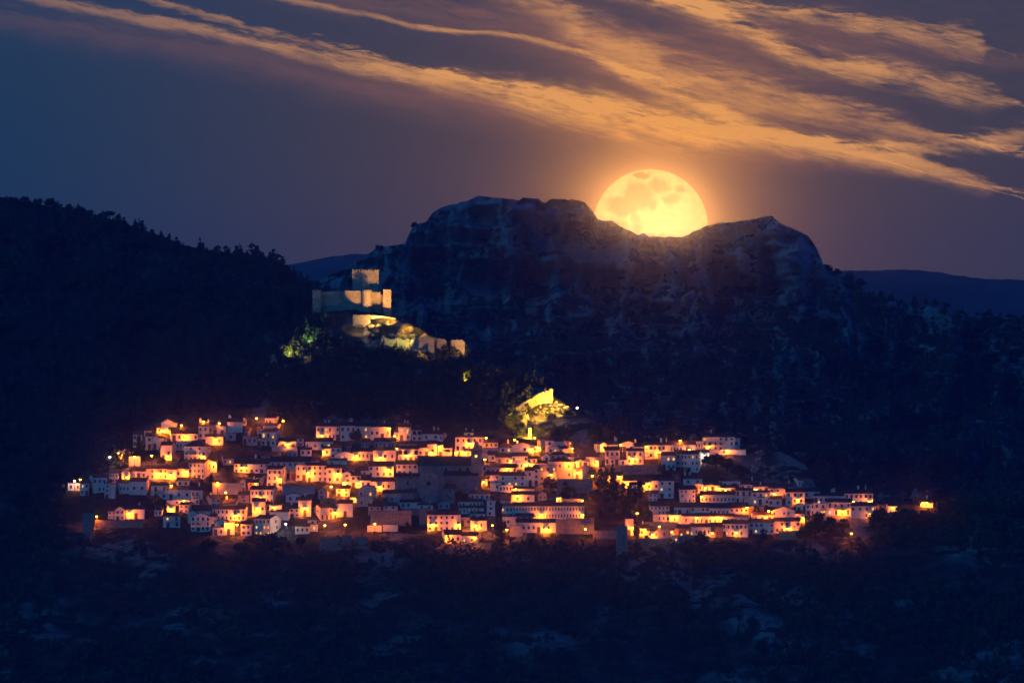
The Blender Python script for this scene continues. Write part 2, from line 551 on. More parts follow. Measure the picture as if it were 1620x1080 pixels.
def sheet(name, topf, Df, nf, x0, x1, stepx, ybot, rows, mat, back, skirt=None):
    xs = np.arange(x0, x1 + 0.1, stepx)
    t = np.linspace(0, 1, rows)
    top = topf(xs) + 2.2 * fbm(xs / 9, xs * 0, 4, 77)
    XX = np.repeat(xs[None], rows, 0)
    YY = ybot + (top[None] - ybot) * t[:, None]
    DD = Df(XX, YY) + nf(XX, YY)
    V = [np.stack([(XX - 810) * S * DD, DD, (540 - YY) * S * DD], -1)]
    last = V[0][-1]
    if skirt:
        f = V[0][0].copy(); f[:, 1] += skirt[0]; f[:, 2] = skirt[1]
        V.insert(0, f[None])
    bk = []
    for k, (ad, az) in enumerate(back):
        b = last.copy(); b[:, 1] += ad; b[:, 2] += az
        b[:, 1] += fbm(xs / 20, xs * 0 + k, 3, 5) * ad * 0.3
        bk.append(b)
    V.append(np.array(bk))
    V = np.concatenate(V, 0)
    nr, nc = V.shape[:2]
    idx = np.arange(nr * nc).reshape(nr, nc)
    F = np.stack([idx[:-1, :-1], idx[:-1, 1:], idx[1:, 1:], idx[1:, :-1]], -1).reshape(-1, 4)
    me = bpy.data.meshes.new(name)
    me.vertices.add(nr * nc)
    me.vertices.foreach_set('co', V.reshape(-1).astype(np.float32))
    me.loops.add(F.size); me.loops.foreach_set('vertex_index', F.reshape(-1).astype(np.int32))
    me.polygons.add(len(F))
    me.polygons.foreach_set('loop_start', np.arange(0, F.size, 4, dtype=np.int32))
    me.polygons.foreach_set('use_smooth', np.ones(len(F), bool))
    me.update(calc_edges=True)
    me.materials.append(mat)
    o = link(name, me)
    o['kind'] = 'structure'
    return o


sheet('village_hill', hill_top, D_hill, hill_noise, -700, 2400, 4, 1500, 230, M['hill'],
      [(6, -1.5), (20, -10), (50, -30), (90, -70), (120, -262)], (-420, -262))
sheet('wooded_ridge', ridge_top, D_ridge, lambda x, y: -26 * fbm(x / 120, y / 80, 6, 91, 0.5, True) + 12, -700, 760, 4, 960, 150, M['ridge'],
      [(10, -1), (40, -8), (110, -40), (260, -262)])
sheet('rocky_mountain', mount_top, D_mount, mount_noise, 380, 2300, 2.5, 960, 300, M['mountain'],
      [(7, -0.6), (25, -4), (60, -20), (160, -90), (380, -262)])
far_top = interp([(-3000, 470), (-400, 455), (300, 425), (440, 423), (480, 414), (520, 406), (560, 402), (610, 401), (680, 410), (900, 440), (1250, 432), (1330, 428),
                  (1440, 427), (1480, 430), (1500, 434), (1560, 441), (1620, 443), (1900, 452), (4500, 470)])
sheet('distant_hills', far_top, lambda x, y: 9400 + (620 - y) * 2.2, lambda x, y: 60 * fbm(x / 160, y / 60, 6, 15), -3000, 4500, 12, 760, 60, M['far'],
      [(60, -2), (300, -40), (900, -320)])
mb = MB()
mb.face([(-6000, -900, -262), (6000, -900, -262), (6000, 10500, -262), (-6000, 10500, -262)])
o = mb.build('valley', M['valley']); o['kind'] = 'structure'

# moon: far beyond the mountain
DM = 60000.0
mm = bpy.data.materials.new('moon_surface')
mm.use_nodes = True
nt = mm.node_tree
nt.nodes.remove(nt.nodes['Principled BSDF'])
tc = nt.nodes.new('ShaderNodeTexCoord')
sp = nt.nodes.new('ShaderNodeSeparateXYZ'); nt.links.new(tc.outputs['Object'], sp.inputs[0])
ox, oz = X(nt, sp.outputs[0]), X(nt, sp.outputs[2])
wv = combine(nt, ox, 0.0, oz)
wx = ox + (noise(nt, wv, 5.0, 5, 0.6) - 0.5) * 0.30
wz = oz + (noise(nt, combine(nt, ox, 3.0, oz), 5.0, 5, 0.6) - 0.5) * 0.30
maria = None
for cx, cz, ra, rb, w in [(-0.16, 0.90, 0.13, 0.06, 0.7), (-0.22, 0.55, 0.24, 0.19, 0.85), (-0.48, 0.36, 0.26, 0.15, 0.8), (0.12, 0.70, 0.18, 0.12, 0.6),
                          (-0.05, 0.40, 0.16, 0.12, 0.7), (0.36, 0.48, 0.16, 0.09, 0.5), (-0.52, 0.02, 0.12, 0.10, 0.45), (-0.66, -0.1, 0.22, 0.10, 0.5),
                          (-0.28, 0.16, 0.07, 0.16, 0.45), (0.0, -0.18, 0.25, 0.06, 0.5), (0.5, 0.64, 0.1, 0.08, 0.4), (-0.25, -0.02, 0.10, 0.06, 0.5)]:
    ex = (wx - cx) / ra
    ez = (wz - cz) / rb
    gsn = ((ex * ex + ez * ez).pow(2.0) * -0.6).exp() * w
    maria = gsn if maria is None else maria.max(gsn)
ftex = noise(nt, wv, 7.0, 8, 0.68)
# bright rays spreading from one large crater
rx, rz_ = ox - 0.42, oz + 0.12
ray = noise(nt, combine(nt, rx / ((rx * rx + rz_ * rz_).sqrt() + 0.05), rz_ / ((rx * rx + rz_ * rz_).sqrt() + 0.05), 0.0), 5.0, 3, 0.6).smooth(0.52, 0.70)
ray = ray * ((rx * rx + rz_ * rz_).sqrt() / -0.45).exp() * 0.55
fac = ((1.0 - maria * 1.35 + (ftex - 0.5) * 1.3 + ray - 0.10).clamp()).pow(1.25)
mc = mixc(nt, fac, (0.64, 0.29, 0.03), (1.34, 0.98, 0.25))
em = nt.nodes.new('ShaderNodeEmission'); nt.links.new(mc, em.inputs[0])
em.inputs[1].default_value = 0.68
nt.links.new(em.outputs[0], nt.nodes['Material Output'].inputs[0])
me = bpy.data.meshes.new('moon')
V, F = [], []
nu, nv = 96, 48
for j in range(nv + 1):
    th = math.pi * j / nv
    for i in range(nu):
        ph = 2 * math.pi * i / nu
        V.append((math.sin(th) * math.cos(ph), math.cos(th), math.sin(th) * math.sin(ph)))
for j in range(nv):
    for i in range(nu):
        F.append((j * nu + i, j * nu + (i + 1) % nu, (j + 1) * nu + (i + 1) % nu, (j + 1) * nu + i))
me.from_pydata(V, [], F)
me.polygons.foreach_set('use_smooth', [True] * len(F))
me.materials.append(mm)
moon = link('moon', me, None, P(*MOON_PX, DM))
k = MOON_R * S * DM
moon.scale = (k, k, k)
tag(moon, 'huge yellow full moon half sunk behind the saddle of the rocky mountain', 'moon')

# the moon is a lamp as well: its light comes from just in front of its disc
mlamp = bpy.data.lights.new('moonlight', 'POINT')
mlamp.energy = MOONLIGHT
mlamp.shadow_soft_size = k * 0.98
mlamp.color = (1.0, 0.36, 0.045)
ml = bpy.data.objects.new('moonlight', mlamp)
ml.location = P(*MOON_PX, DM - 2.2 * k)
col.objects.link(ml)

# ------------------------------------------------------------------ haze between the camera and the far hills
mb = MB()
mb.box(-6500, 6500, -1000, 11200, -263.0, 92.0)
hm = bpy.data.materials.new('thin_haze')
hm.use_nodes = True
nt = hm.node_tree
nt.nodes.remove(nt.nodes['Principled BSDF'])
pv = nt.nodes.new('ShaderNodeVolumePrincipled')
pv.inputs['Color'].default_value = (0.97, 0.98, 1.0, 1)
pv.inputs['Density'].default_value = HAZE_DENSITY
pv.inputs['Anisotropy'].default_value = HAZE_G
air = nt.nodes.new('ShaderNodeVolumePrincipled')       # clear air: even, scatters blue dusk light to all sides
air.inputs['Color'].default_value = (0.14, 0.21, 1.0, 1)
air.inputs['Density'].default_value = AIR_DENSITY
air.inputs['Anisotropy'].default_value = 0.0
add = nt.nodes.new('ShaderNodeAddShader')
nt.links.new(pv.outputs[0], add.inputs[0])
nt.links.new(air.outputs[0], add.inputs[1])
nt.links.new(add.outputs[0], nt.nodes['Material Output'].inputs['Volume'])
o = mb.build('haze', hm); o['kind'] = 'stuff'

# ------------------------------------------------------------------ the village: houses
# x0 x1 eave base (photo pixels the front wall spans)  roof(g eaves, e gable end, f flat, h hipped)  roof rise  windows  options
HOUSES = '''
209 225 687 707 g 3 2x2
228 240 681 690 g 3 1x1
230 242 690 711 g 3 1x2
242 259 692 711 e 3 1x1 r-14
182 193 714 728 e 3 1x1
191 211 714 728 e 4 3x1 r-10
106 128 764 776 f 0 2x1
127 141 764 784 g 3 2x2
140 169 755 780 g 3 3x2 r12
165 176 765 788 f 0 1x3
175 184 766 788 f 0 0x0
183 205 764 781 g 3 3x1 r10
204 235 761 783 g 4 2x1 r-6
173 188 748 764 g 3 3x2
188 206 747 762 e 4 1x1 r8
206 231 745 758 g 3 3x1
231 266 741 758 g 3 5x2
265 280 742 758 g 3 1x1
279 299 741 757 g 4 3x1
298 336 732 758 g 5 4x3 r-22
238 265 768 790 g 5 2x2 b
171 183 808 821 g 3 2x2
182 202 806 823 e 5 2x2 r-8
200 229 805 821 g 2 1x0
257 285 816 834 g 5 2x2 b
265 304 774 791 g 4 3x1
301 321 775 800 g 4 3x2 b
263 301 791 799 f 0 1x0
283 306 798 812 g 3 2x2 r-18
264 277 799 812 f 0 0x0
303 334 807 814 g 8 2x0
336 392 805 824 g 4 8x2 r-7
352 379 797 805 g 7 2x1 r-14
302 333 817 840 e 6 4x3 b
333 343 817 838 g 2 1x1
297 312 811 827 e 4 0x0
336 354 834 847 f 0 2x1
340 361 825 839 e 4 1x1
354 371 826 846 f 0 1x0
381 399 829 847 g 5 2x2
402 444 820 848 g 4 4x3 r-28 cream
255 284 668 688 e 6 1x1 r-16
248 256 676 686 g 3 1x1
268 313 685 698 g 9 5x1 r8
277 308 698 712 f 0 6x1
314 331 674 694 g 4 2x2 c
330 344 672 689 g 2 2x1 grey
331 339 665 672 f 0 0x0
343 359 674 690 f 0 1x1
359 384 667 684 g 4 0x0 c
382 391 663 673 e 3 1x0
325 353 690 704 g 3 2x1
254 277 704 729 g 4 2x1 r-9
291 333 706 729 h 9 5x3 r-13 b
370 427 733 748 g 8 7x2
333 344 729 747 f 0 1x1
356 373 685 697 f 0 1x0 grey
384 407 690 704 f 0 3x1 grey
408 415 694 707 f 0 1x1
414 446 683 707 g 2 3x2 r-17 b
416 446 673 686 g 2 3x1 r-17
419 446 661 675 g 3 3x1 r-17 c
440 469 697 712 g 4 2x1 r6
500 538 674 696 g 4 6x2 c
537 562 673 697 g 3 3x2 c
562 586 674 696 g 4 2x2
585 618 675 695 g 3 4x1
483 527 698 712 g 3 4x1
475 493 711 721 g 3 2x1
510 525 709 721 g 3 1x1
523 541 708 725 g 3 2x2
531 560 718 728 e 4 1x0
428 444 720 729 f 0 3x1
413 430 721 730 g 4 1x1 grey
454 471 713 724 f 0 2x1 grey
427 492 730 749 g 8 7x2
490 505 729 740 g 3 2x1
422 453 742 771 g 5 3x3 r-12
457 471 744 759 f 0 1x0 brick
468 485 735 760 f 0 2x2
481 519 736 762 g 4 4x3 r9
516 541 740 764 g 4 2x2
517 549 728 737 g 3 2x0
539 549 740 750 g 3 1x1
445 498 768 783 g 4 0x0 grey r5
452 476 783 794 e 3 2x1
396 437 774 798 g 2 6x2 r-8
398 420 793 816 g 4 2x1
417 431 797 810 g 3 1x1
426 446 799 814 f 0 2x0
472 493 791 816 g 3 1x1
428 460 809 823 g 3 3x1 r-10
457 474 804 818 g 2 2x2
496 533 803 823 g 3 4x2 r19 b
507 531 789 802 f 0 1x0 brick
532 558 796 818 g 4 1x0
486 501 822 831 g 3 1x1
489 503 829 841 f 0 1x0
467 491 832 844 g 3 3x1
540 555 749 771 e 4 1x3
554 571 752 771 g 4 2x2
569 587 759 772 g 8 2x1
586 625 761 777 g 6 5x1
583 623 737 754 g 7 4x2
570 584 744 754 g 5 1x0
549 561 742 751 g 4 1x0
557 591 714 728 g 4 5x1
590 626 712 731 g 4 3x1
592 626 698 711 g 3 5x1 grey
631 677 702 710 g 4 6x1
630 663 710 731 g 3 4x2 a
660 678 708 724 g 3 2x1
676 692 702 724 g 3 1x1
691 701 704 724 f 0 1x1
700 716 709 724 f 0 0x0
625 661 734 752 g 6 4x2
630 651 675 697 g 3 2x2 c
650 667 680 698 g 3 2x2 a
623 632 683 697 f 0 1x0
667 696 686 697 g 3 2x1 c
695 707 687 698 g 3 1x1 r-20
720 765 691 714 g 2 5x2
734 749 684 690 f 0 1x0 c
757 788 700 708 g 3 4x1
762 791 709 721 f 0 1x0 grey
719 734 712 724 f 0 1x0
734 747 713 724 g 2 1x1
791 810 707 717 g 4 2x1
809 845 705 717 e 5 1x1
772 786 719 730 g 5 1x1
784 811 723 735 g 6 2x1 grey
810 835 721 742 g 5 4x2
833 850 725 741 g 2 2x2
843 865 732 741 g 3 2x0
761 770 735 757 f 0 1x2
768 792 738 753 g 4 3x1 b
791 817 739 748 g 5 3x1
768 793 751 767 g 3 2x2
791 832 752 770 g 5 4x2
830 846 744 769 g 3 1x2
844 854 741 767 g 3 1x3
853 881 735 764 f 0 3x2 grey
866 909 730 758 h 6 3x2 cream
870 898 719 727 h 5 3x1 grey
857 870 721 731 e 4 1x0
842 853 706 715 f 0 1x1
850 863 696 714 g 3 1x1 r-25
862 877 697 716 f 0 1x2
876 894 698 714 g 3 1x1
892 907 698 716 f 0 1x1 brick
868 884 708 718 e 3 2x1
884 899 709 718 g 3 2x0
897 920 722 732 g 3 1x0
911 926 727 740 g 2 1x0
920 932 729 741 f 0 1x1
926 957 722 739 g 6 2x1 r-18
906 923 741 759 f 0 1x1
760 771 757 769 g 3 1x1
776 793 763 777 f 0 1x0
790 813 767 779 f 0 4x1 r-8
809 846 782 795 g 4 2x1
811 846 773 780 g 3 0x0
743 776 781 791 g 5 4x1
725 765 793 803 g 2 7x1
726 766 803 813 g 2 7x1
743 767 812 822 g 2 2x1
770 783 792 816 f 0 1x3
783 810 791 801 g 2 5x1
784 812 800 812 g 2 4x1
811 925 800 821 g 5 24x2
815 844 816 824 g 4 3x1 grey
816 880 826 843 g 4 8x1
794 817 817 833 f 0 1x1
806 827 831 848 f 0 0x0 grey
889 923 789 800 f 0 4x1 grey
880 888 786 797 f 0 1x0
676 729 814 840 g 2 6x3
727 746 818 832 f 0 2x1 grey
743 770 823 839 g 5 4x1
698 733 845 859 g 7 2x1 r10
730 762 847 862 g 5 2x1 r-12
605 634 780 799 g 4 1x1 grey
563 595 788 802 e 5 2x1 grey
554 567 787 795 f 0 1x0
566 597 773 789 e 6 2x1 grey
633 666 794 804 g 3 4x1
661 685 798 806 g 2 2x1
940 959 702 724 e 3 1x2 r16
957 978 703 713 g 3 3x1 c
957 981 712 736 g 2 3x2 b
979 993 727 737 f 0 1x1
984 1005 701 716 e 3 2x1
1003 1025 706 724 g 3 3x1
991 1018 713 735 g 2 3x2
1018 1061 703 726 g 7 6x2 r12 c
1058 1101 703 718 g 4 8x1
1111 1163 691 713 g 4 6x3 b c
1160 1171 693 709 f 0 1x0
1099 1113 698 712 f 0 3x1
1112 1180 711 719 f 0 1x0
1046 1070 720 744 g 3 3x2
1068 1083 717 738 g 3 2x2
1081 1111 718 747 g 3 4x3 r-10
1110 1122 715 727 g 2 1x1
961 986 752 768 g 4 2x1
984 1011 760 772 g 4 3x1
1008 1033 762 776 g 3 2x1
997 1020 766 778 g 3 2x1
1030 1045 760 778 f 0 1x0
1042 1067 760 788 g 2 2x3
1074 1100 774 795 g 6 4x3
1081 1112 757 767 g 4 2x1 c
1099 1113 765 779 f 0 2x1
1113 1142 767 779 g 4 3x1
1140 1164 771 783 g 3 3x1
1137 1171 761 772 f 0 2x1
1172 1198 766 775 g 3 3x1
1108 1164 782 798 g 5 9x1
1162 1173 782 793 f 0 1x0
1164 1191 775 798 g 3 3x2 b
1190 1218 778 799 g 2 3x2
1192 1233 769 781 g 2 5x1
1216 1246 772 788 g 3 3x2
1198 1209 786 799 g 3 1x1
1215 1237 789 801 g 4 2x1
1243 1273 778 797 g 3 3x2
1243 1254 789 800 f 0 1x1
1234 1256 770 780 g 3 2x1
1260 1271 798 812 e 2 1x0
1274 1289 797 815 f 0 2x2
1287 1298 795 816 f 0 1x2
1272 1298 777 788 g 3 3x1
1288 1312 784 797 g 3 3x1
1296 1310 796 816 f 0 1x2 b
1309 1337 784 796 g 4 4x1 c
1308 1349 794 816 g 3 4x2 b
1336 1381 780 800 g 6 6x2 c
1346 1387 800 820 g 3 4x2
1027 1059 800 814 g 7 5x2
1033 1059 813 827 f 0 4x1
1066 1092 802 816 g 7 4x1
1091 1123 802 818 g 7 4x2
1122 1154 803 818 g 7 5x1
1152 1184 803 819 g 8 4x2
1058 1079 814 829 f 0 1x0
1078 1100 816 829 g 2 4x1
1099 1134 816 831 g 2 5x1
1133 1162 816 830 g 2 4x1
1160 1186 817 829 g 2 3x1
1071 1093 835 849 g 4 2x1 brick
1092 1126 833 849 g 4 5x1
1123 1144 832 850 g 4 1x1 brick
1143 1185 828 849 g 3 6x2
1184 1226 826 845 g 4 5x2
1225 1267 824 843 g 4 5x2
1188 1223 814 826 g 4 3x1 r8
1219 1259 808 824 e 7 5x2
1257 1273 812 826 g 3 2x1
1183 1209 801 815 f 0 0x0 brick
989 1002 820 847 g 3 1x1
1008 1026 835 848 g 3 1x1
1023 1041 839 852 g 3 2x1
1040 1061 837 853 f 0 1x0 grey
1059 1074 836 848 f 0 1x0 brick
1059 1077 849 858 e 3 1x0
1403 1421 800 818 g 2 1x1
1419 1447 804 818 f 0 4x1 brick
1456 1476 795 802 g 3 1x0
'''
LIT = [(513, 678), (420, 691), (432, 691), (435, 671), (574, 676), (636, 683), (647, 684), (644, 684), (581, 690), (629, 693), (595, 716), (826, 730), (804, 713),
       (841, 710), (860, 743), (803, 762), (1020, 723), (1014, 711), (1059, 726), (1068, 726), (1038, 699), (1194, 789), (1212, 788), (1235, 783), (1276, 793),
       (1281, 794), (1299, 794), (1313, 807), (1300, 810), (1304, 809), (1411, 804), (1382, 804), (129, 769), (407, 834), (419, 833), (423, 833), (407, 843),
       (417, 843), (424, 844), (262, 821), (1255, 834), (1261, 834), (1094, 843), (1078, 845), (1165, 843), (1199, 838), (1005, 768), (582, 781), (586, 782),
       (736, 857), (221, 757), (1178, 821), (1140, 820), (902, 701), (876, 709), (500, 831), (1150, 843), (543, 724), (720, 712), (1046, 777)]


class House: pass


houses = []
for line in HOUSES.strip().splitlines():
    t = line.split()
    h = House()
    h.x0, h.x1, h.ye, h.yb = (float(a) for a in t[:4])
    h.roof, h.rh = t[4], float(t[5])
    h.nc, h.nr = (int(a) for a in t[6].split('x'))
    h.opts = t[7:]
    h.rot = 0.0
    h.wall = 'white'
    for o in h.opts:
        if o[0] == 'r' and o != 'roof': h.rot = float(o[1:])
        if o in ('cream', 'grey', 'brick', 'stone'): h.wall = o
    h.cx = (h.x0 + h.x1) / 2
    houses.append(h)
# smaller infill houses where the lanes are tight, kept clear of gardens, trees and the church
KEEP = [(100, 660, 250, 850), (330, 700, 432, 733), (300, 748, 372, 800), (440, 660, 500, 697), (622, 715, 768, 805), (930, 738, 1030, 860), (1100, 712, 1300, 768), (875, 742, 945, 800),
        (776, 800, 815, 860), (430, 815, 700, 870), (870, 818, 1000, 880), (940, 732, 1100, 762), (1270, 815, 1500, 870), (560, 735, 585, 760), (1040, 815, 1075, 860)]
fr = random.Random(5)
fill = 0
for _ in range(4000):
    if fill >= 46: break
    x, y = fr.uniform(250, 1300), fr.uniform(690, 835)
    if any(a <= x <= c and b <= y <= d for a, b, c, d in KEEP): continue
    if y < hill_top(x) + 22 or (700 < x < 960 and y < 718) or (x > 930 and y > 845): continue
    w, hh = fr.uniform(13, 25), fr.uniform(9, 14)
    bad = 0.0
    for q in houses:
        ox = min(x + w / 2, q.x1) - max(x - w / 2, q.x0)
        oy = min(y, q.yb) - max(y - hh - 3, q.ye - q.rh)
        if ox > 0 and oy > 0: bad += ox * oy
    if bad > 0.22 * w * hh: continue
    h = House()
    h.x0, h.x1, h.ye, h.yb = x - w / 2, x + w / 2, y - hh, y
    h.roof = fr.choice('ggge'); h.rh = fr.uniform(3, 5); h.nc = fr.choice((1, 2, 2, 3)); h.nr = 1 if hh < 12 else 2
    h.opts = []; h.rot = fr.uniform(-16, 16); h.wall = fr.choice(('white', 'white', 'white', 'grey', 'grey', 'brick')); h.cx = x
    houses.append(h)
    fill += 1
houses.sort(key=lambda h: h.yb)
for h in houses:
    gap = 99.0
    for q in houses:
        ov = min(h.x1, q.x1) - max(h.x0, q.x0)
        if q is not h and q.yb <= h.yb and ov > 4:
            gap = min(gap, (h.yb - q.yb) * 0.485)
    h.d = max(2.2, min(7.5, gap - 0.25))
    if h.rot == 0.0: h.rot = random.uniform(-3, 3)
    h.D = float(D_hill(h.cx, h.yb))
    h.m = S * h.D
    W = (h.x1 - h.x0) * h.m
    a = abs(R(h.rot))
    h.d = min(h.d, 0.6 * W / max(math.sin(a), 0.01))
    h.w = (W - h.d * math.sin(a)) / math.cos(a)
    h.h = (h.yb - h.ye) * h.m
    h.rise = h.rh * h.m if h.roof != 'f' else 0.0
    if h.roof in 'gh': h.rise = min(max(h.rise, 0.15 * h.d), 0.42 * h.d)
    sgn = -1.0 if h.rot < 0 else 1.0
    c = P(h.cx, h.yb, h.D)
    # nearest corner of the front at h.D
    h.loc = Vector((c.x + sgn * h.d * math.sin(a) / 2, c.y + h.w / 2 * math.sin(a), c.z))
    h.rz = R(h.rot)
    h.lamp = None

UNIT = {}
def window_mesh(kind):
    if kind not in UNIT:
        b = MB()
        fr, pn = 0, 1
        w, hh, t = 0.5, 0.5, 0.10
        b.box(-w, -w + t, -0.05, 0.02, -hh, hh, fr); b.box(w - t, w, -0.05, 0.02, -hh, hh, fr)
        b.box(-w + t, w - t, -0.05, 0.02, hh - t, hh, fr); b.box(-w + t, w - t, -0.07, 0.02, -hh, -hh + t, fr)
        b.box(-0.03, 0.03, -0.035, 0.02, -hh + t, hh - t, fr)
        b.face([(-w + t, -0.02, -hh + t), (w - t, -0.02, -hh + t), (w - t, -0.02, hh - t), (-w + t, -0.02, hh - t)], pn)
        UNIT[kind] = b.mesh('window', [M['frame'], M[kind]])
    return UNIT[kind]


def arch_mesh():
    if 'arch' not in UNIT:
        b = MB()
        n = 10
        out = [(-0.5, -0.5), (0.5, -0.5), (0.5, 0.0)] + [(0.5 * math.cos(math.pi * k / n), 0.5 * math.sin(math.pi * k / n)) for k in range(1, n)] + [(-0.5, 0.0)]
        inn = [(x * 0.8, z * 0.8 - 0.05) for x, z in out]
        b.face([(x, -0.02, z) for x, z in inn], 1)
        for k in range(len(out)):
            k2 = (k + 1) % len(out)
            b.face([(out[k][0], -0.05, out[k][1]), (out[k2][0], -0.05, out[k2][1]), (inn[k2][0], -0.05, inn[k2][1]), (inn[k][0], -0.05, inn[k][1])], 0)
            b.face([(out[k][0], 0.02, out[k][1]), (out[k2][0], 0.02, out[k2][1]), (out[k2][0], -0.05, out[k2][1]), (out[k][0], -0.05, out[k][1])], 0)
            b.face([(inn[k][0], -0.05, inn[k][1]), (inn[k2][0], -0.05, inn[k2][1]), (inn[k2][0], -0.02, inn[k2][1]), (inn[k][0], -0.02, inn[k][1])], 0)
        UNIT['arch'] = b.mesh('arch_window', [M['frame'], M['pane']])
    return UNIT['arch']


def door_mesh():
    if 'door' not in UNIT:
        b = MB()
        b.box(-0.5, -0.4, -0.06, 0.02, 0, 1, 0); b.box(0.4, 0.5, -0.06, 0.02, 0, 1, 0); b.box(-0.4, 0.4, -0.06, 0.02, 0.93, 1, 0)
        b.box(-0.4, 0.4, -0.03, 0.02, 0, 0.93, 1)
        UNIT['door'] = b.mesh('door', [M['frame'], M['door']])
    return UNIT['door']


def chimney_mesh():
    if 'chimney' not in UNIT:
        b = MB()
        b.box(-0.3, 0.3, -0.3, 0.3, -0.9, 1.1, 0)
        b.box(-0.38, 0.38, -0.38, 0.38, 1.1, 1.2, 0)
        b.box(-0.2, 0.2, -0.2, 0.2, 1.2, 1.45, 0); b.box(-0.34, 0.34, -0.34, 0.34, 1.45, 1.53, 1)
        UNIT['chimney'] = b.mesh('chimney', [M['white'], M['roof']])
    return UNIT['chimney']


def balcony_mesh():
    if 'balcony' not in UNIT:
        b = MB()
        b.box(-0.5, 0.5, -0.9, 0.0, -0.12, 0.0, 0)
        b.box(-0.5, 0.5, -0.9, -0.86, 0.86, 0.92, 1)
        b.box(-0.5, -0.49, -0.86, 0, 0.86, 0.92, 1); b.box(0.49, 0.5, -0.86, 0, 0.86, 0.92, 1)
        for k in range(13):
            x = -0.49 + 0.98 * k / 12
            b.box(x - 0.006, x + 0.006, -0.9, -0.87, 0.0, 0.86, 1)
        UNIT['balcony'] = b.mesh('balcony', [M['coping'], M['metal']])
    return UNIT['balcony']


def slab(b, p, q, t, axis, a0, a1, mat=0):
    """roof slab of thickness t along the slope p -> q"""
    b.prism([p, q, (q[0], q[1] + t), (p[0], p[1] + t)], axis, a0, a1, mat)


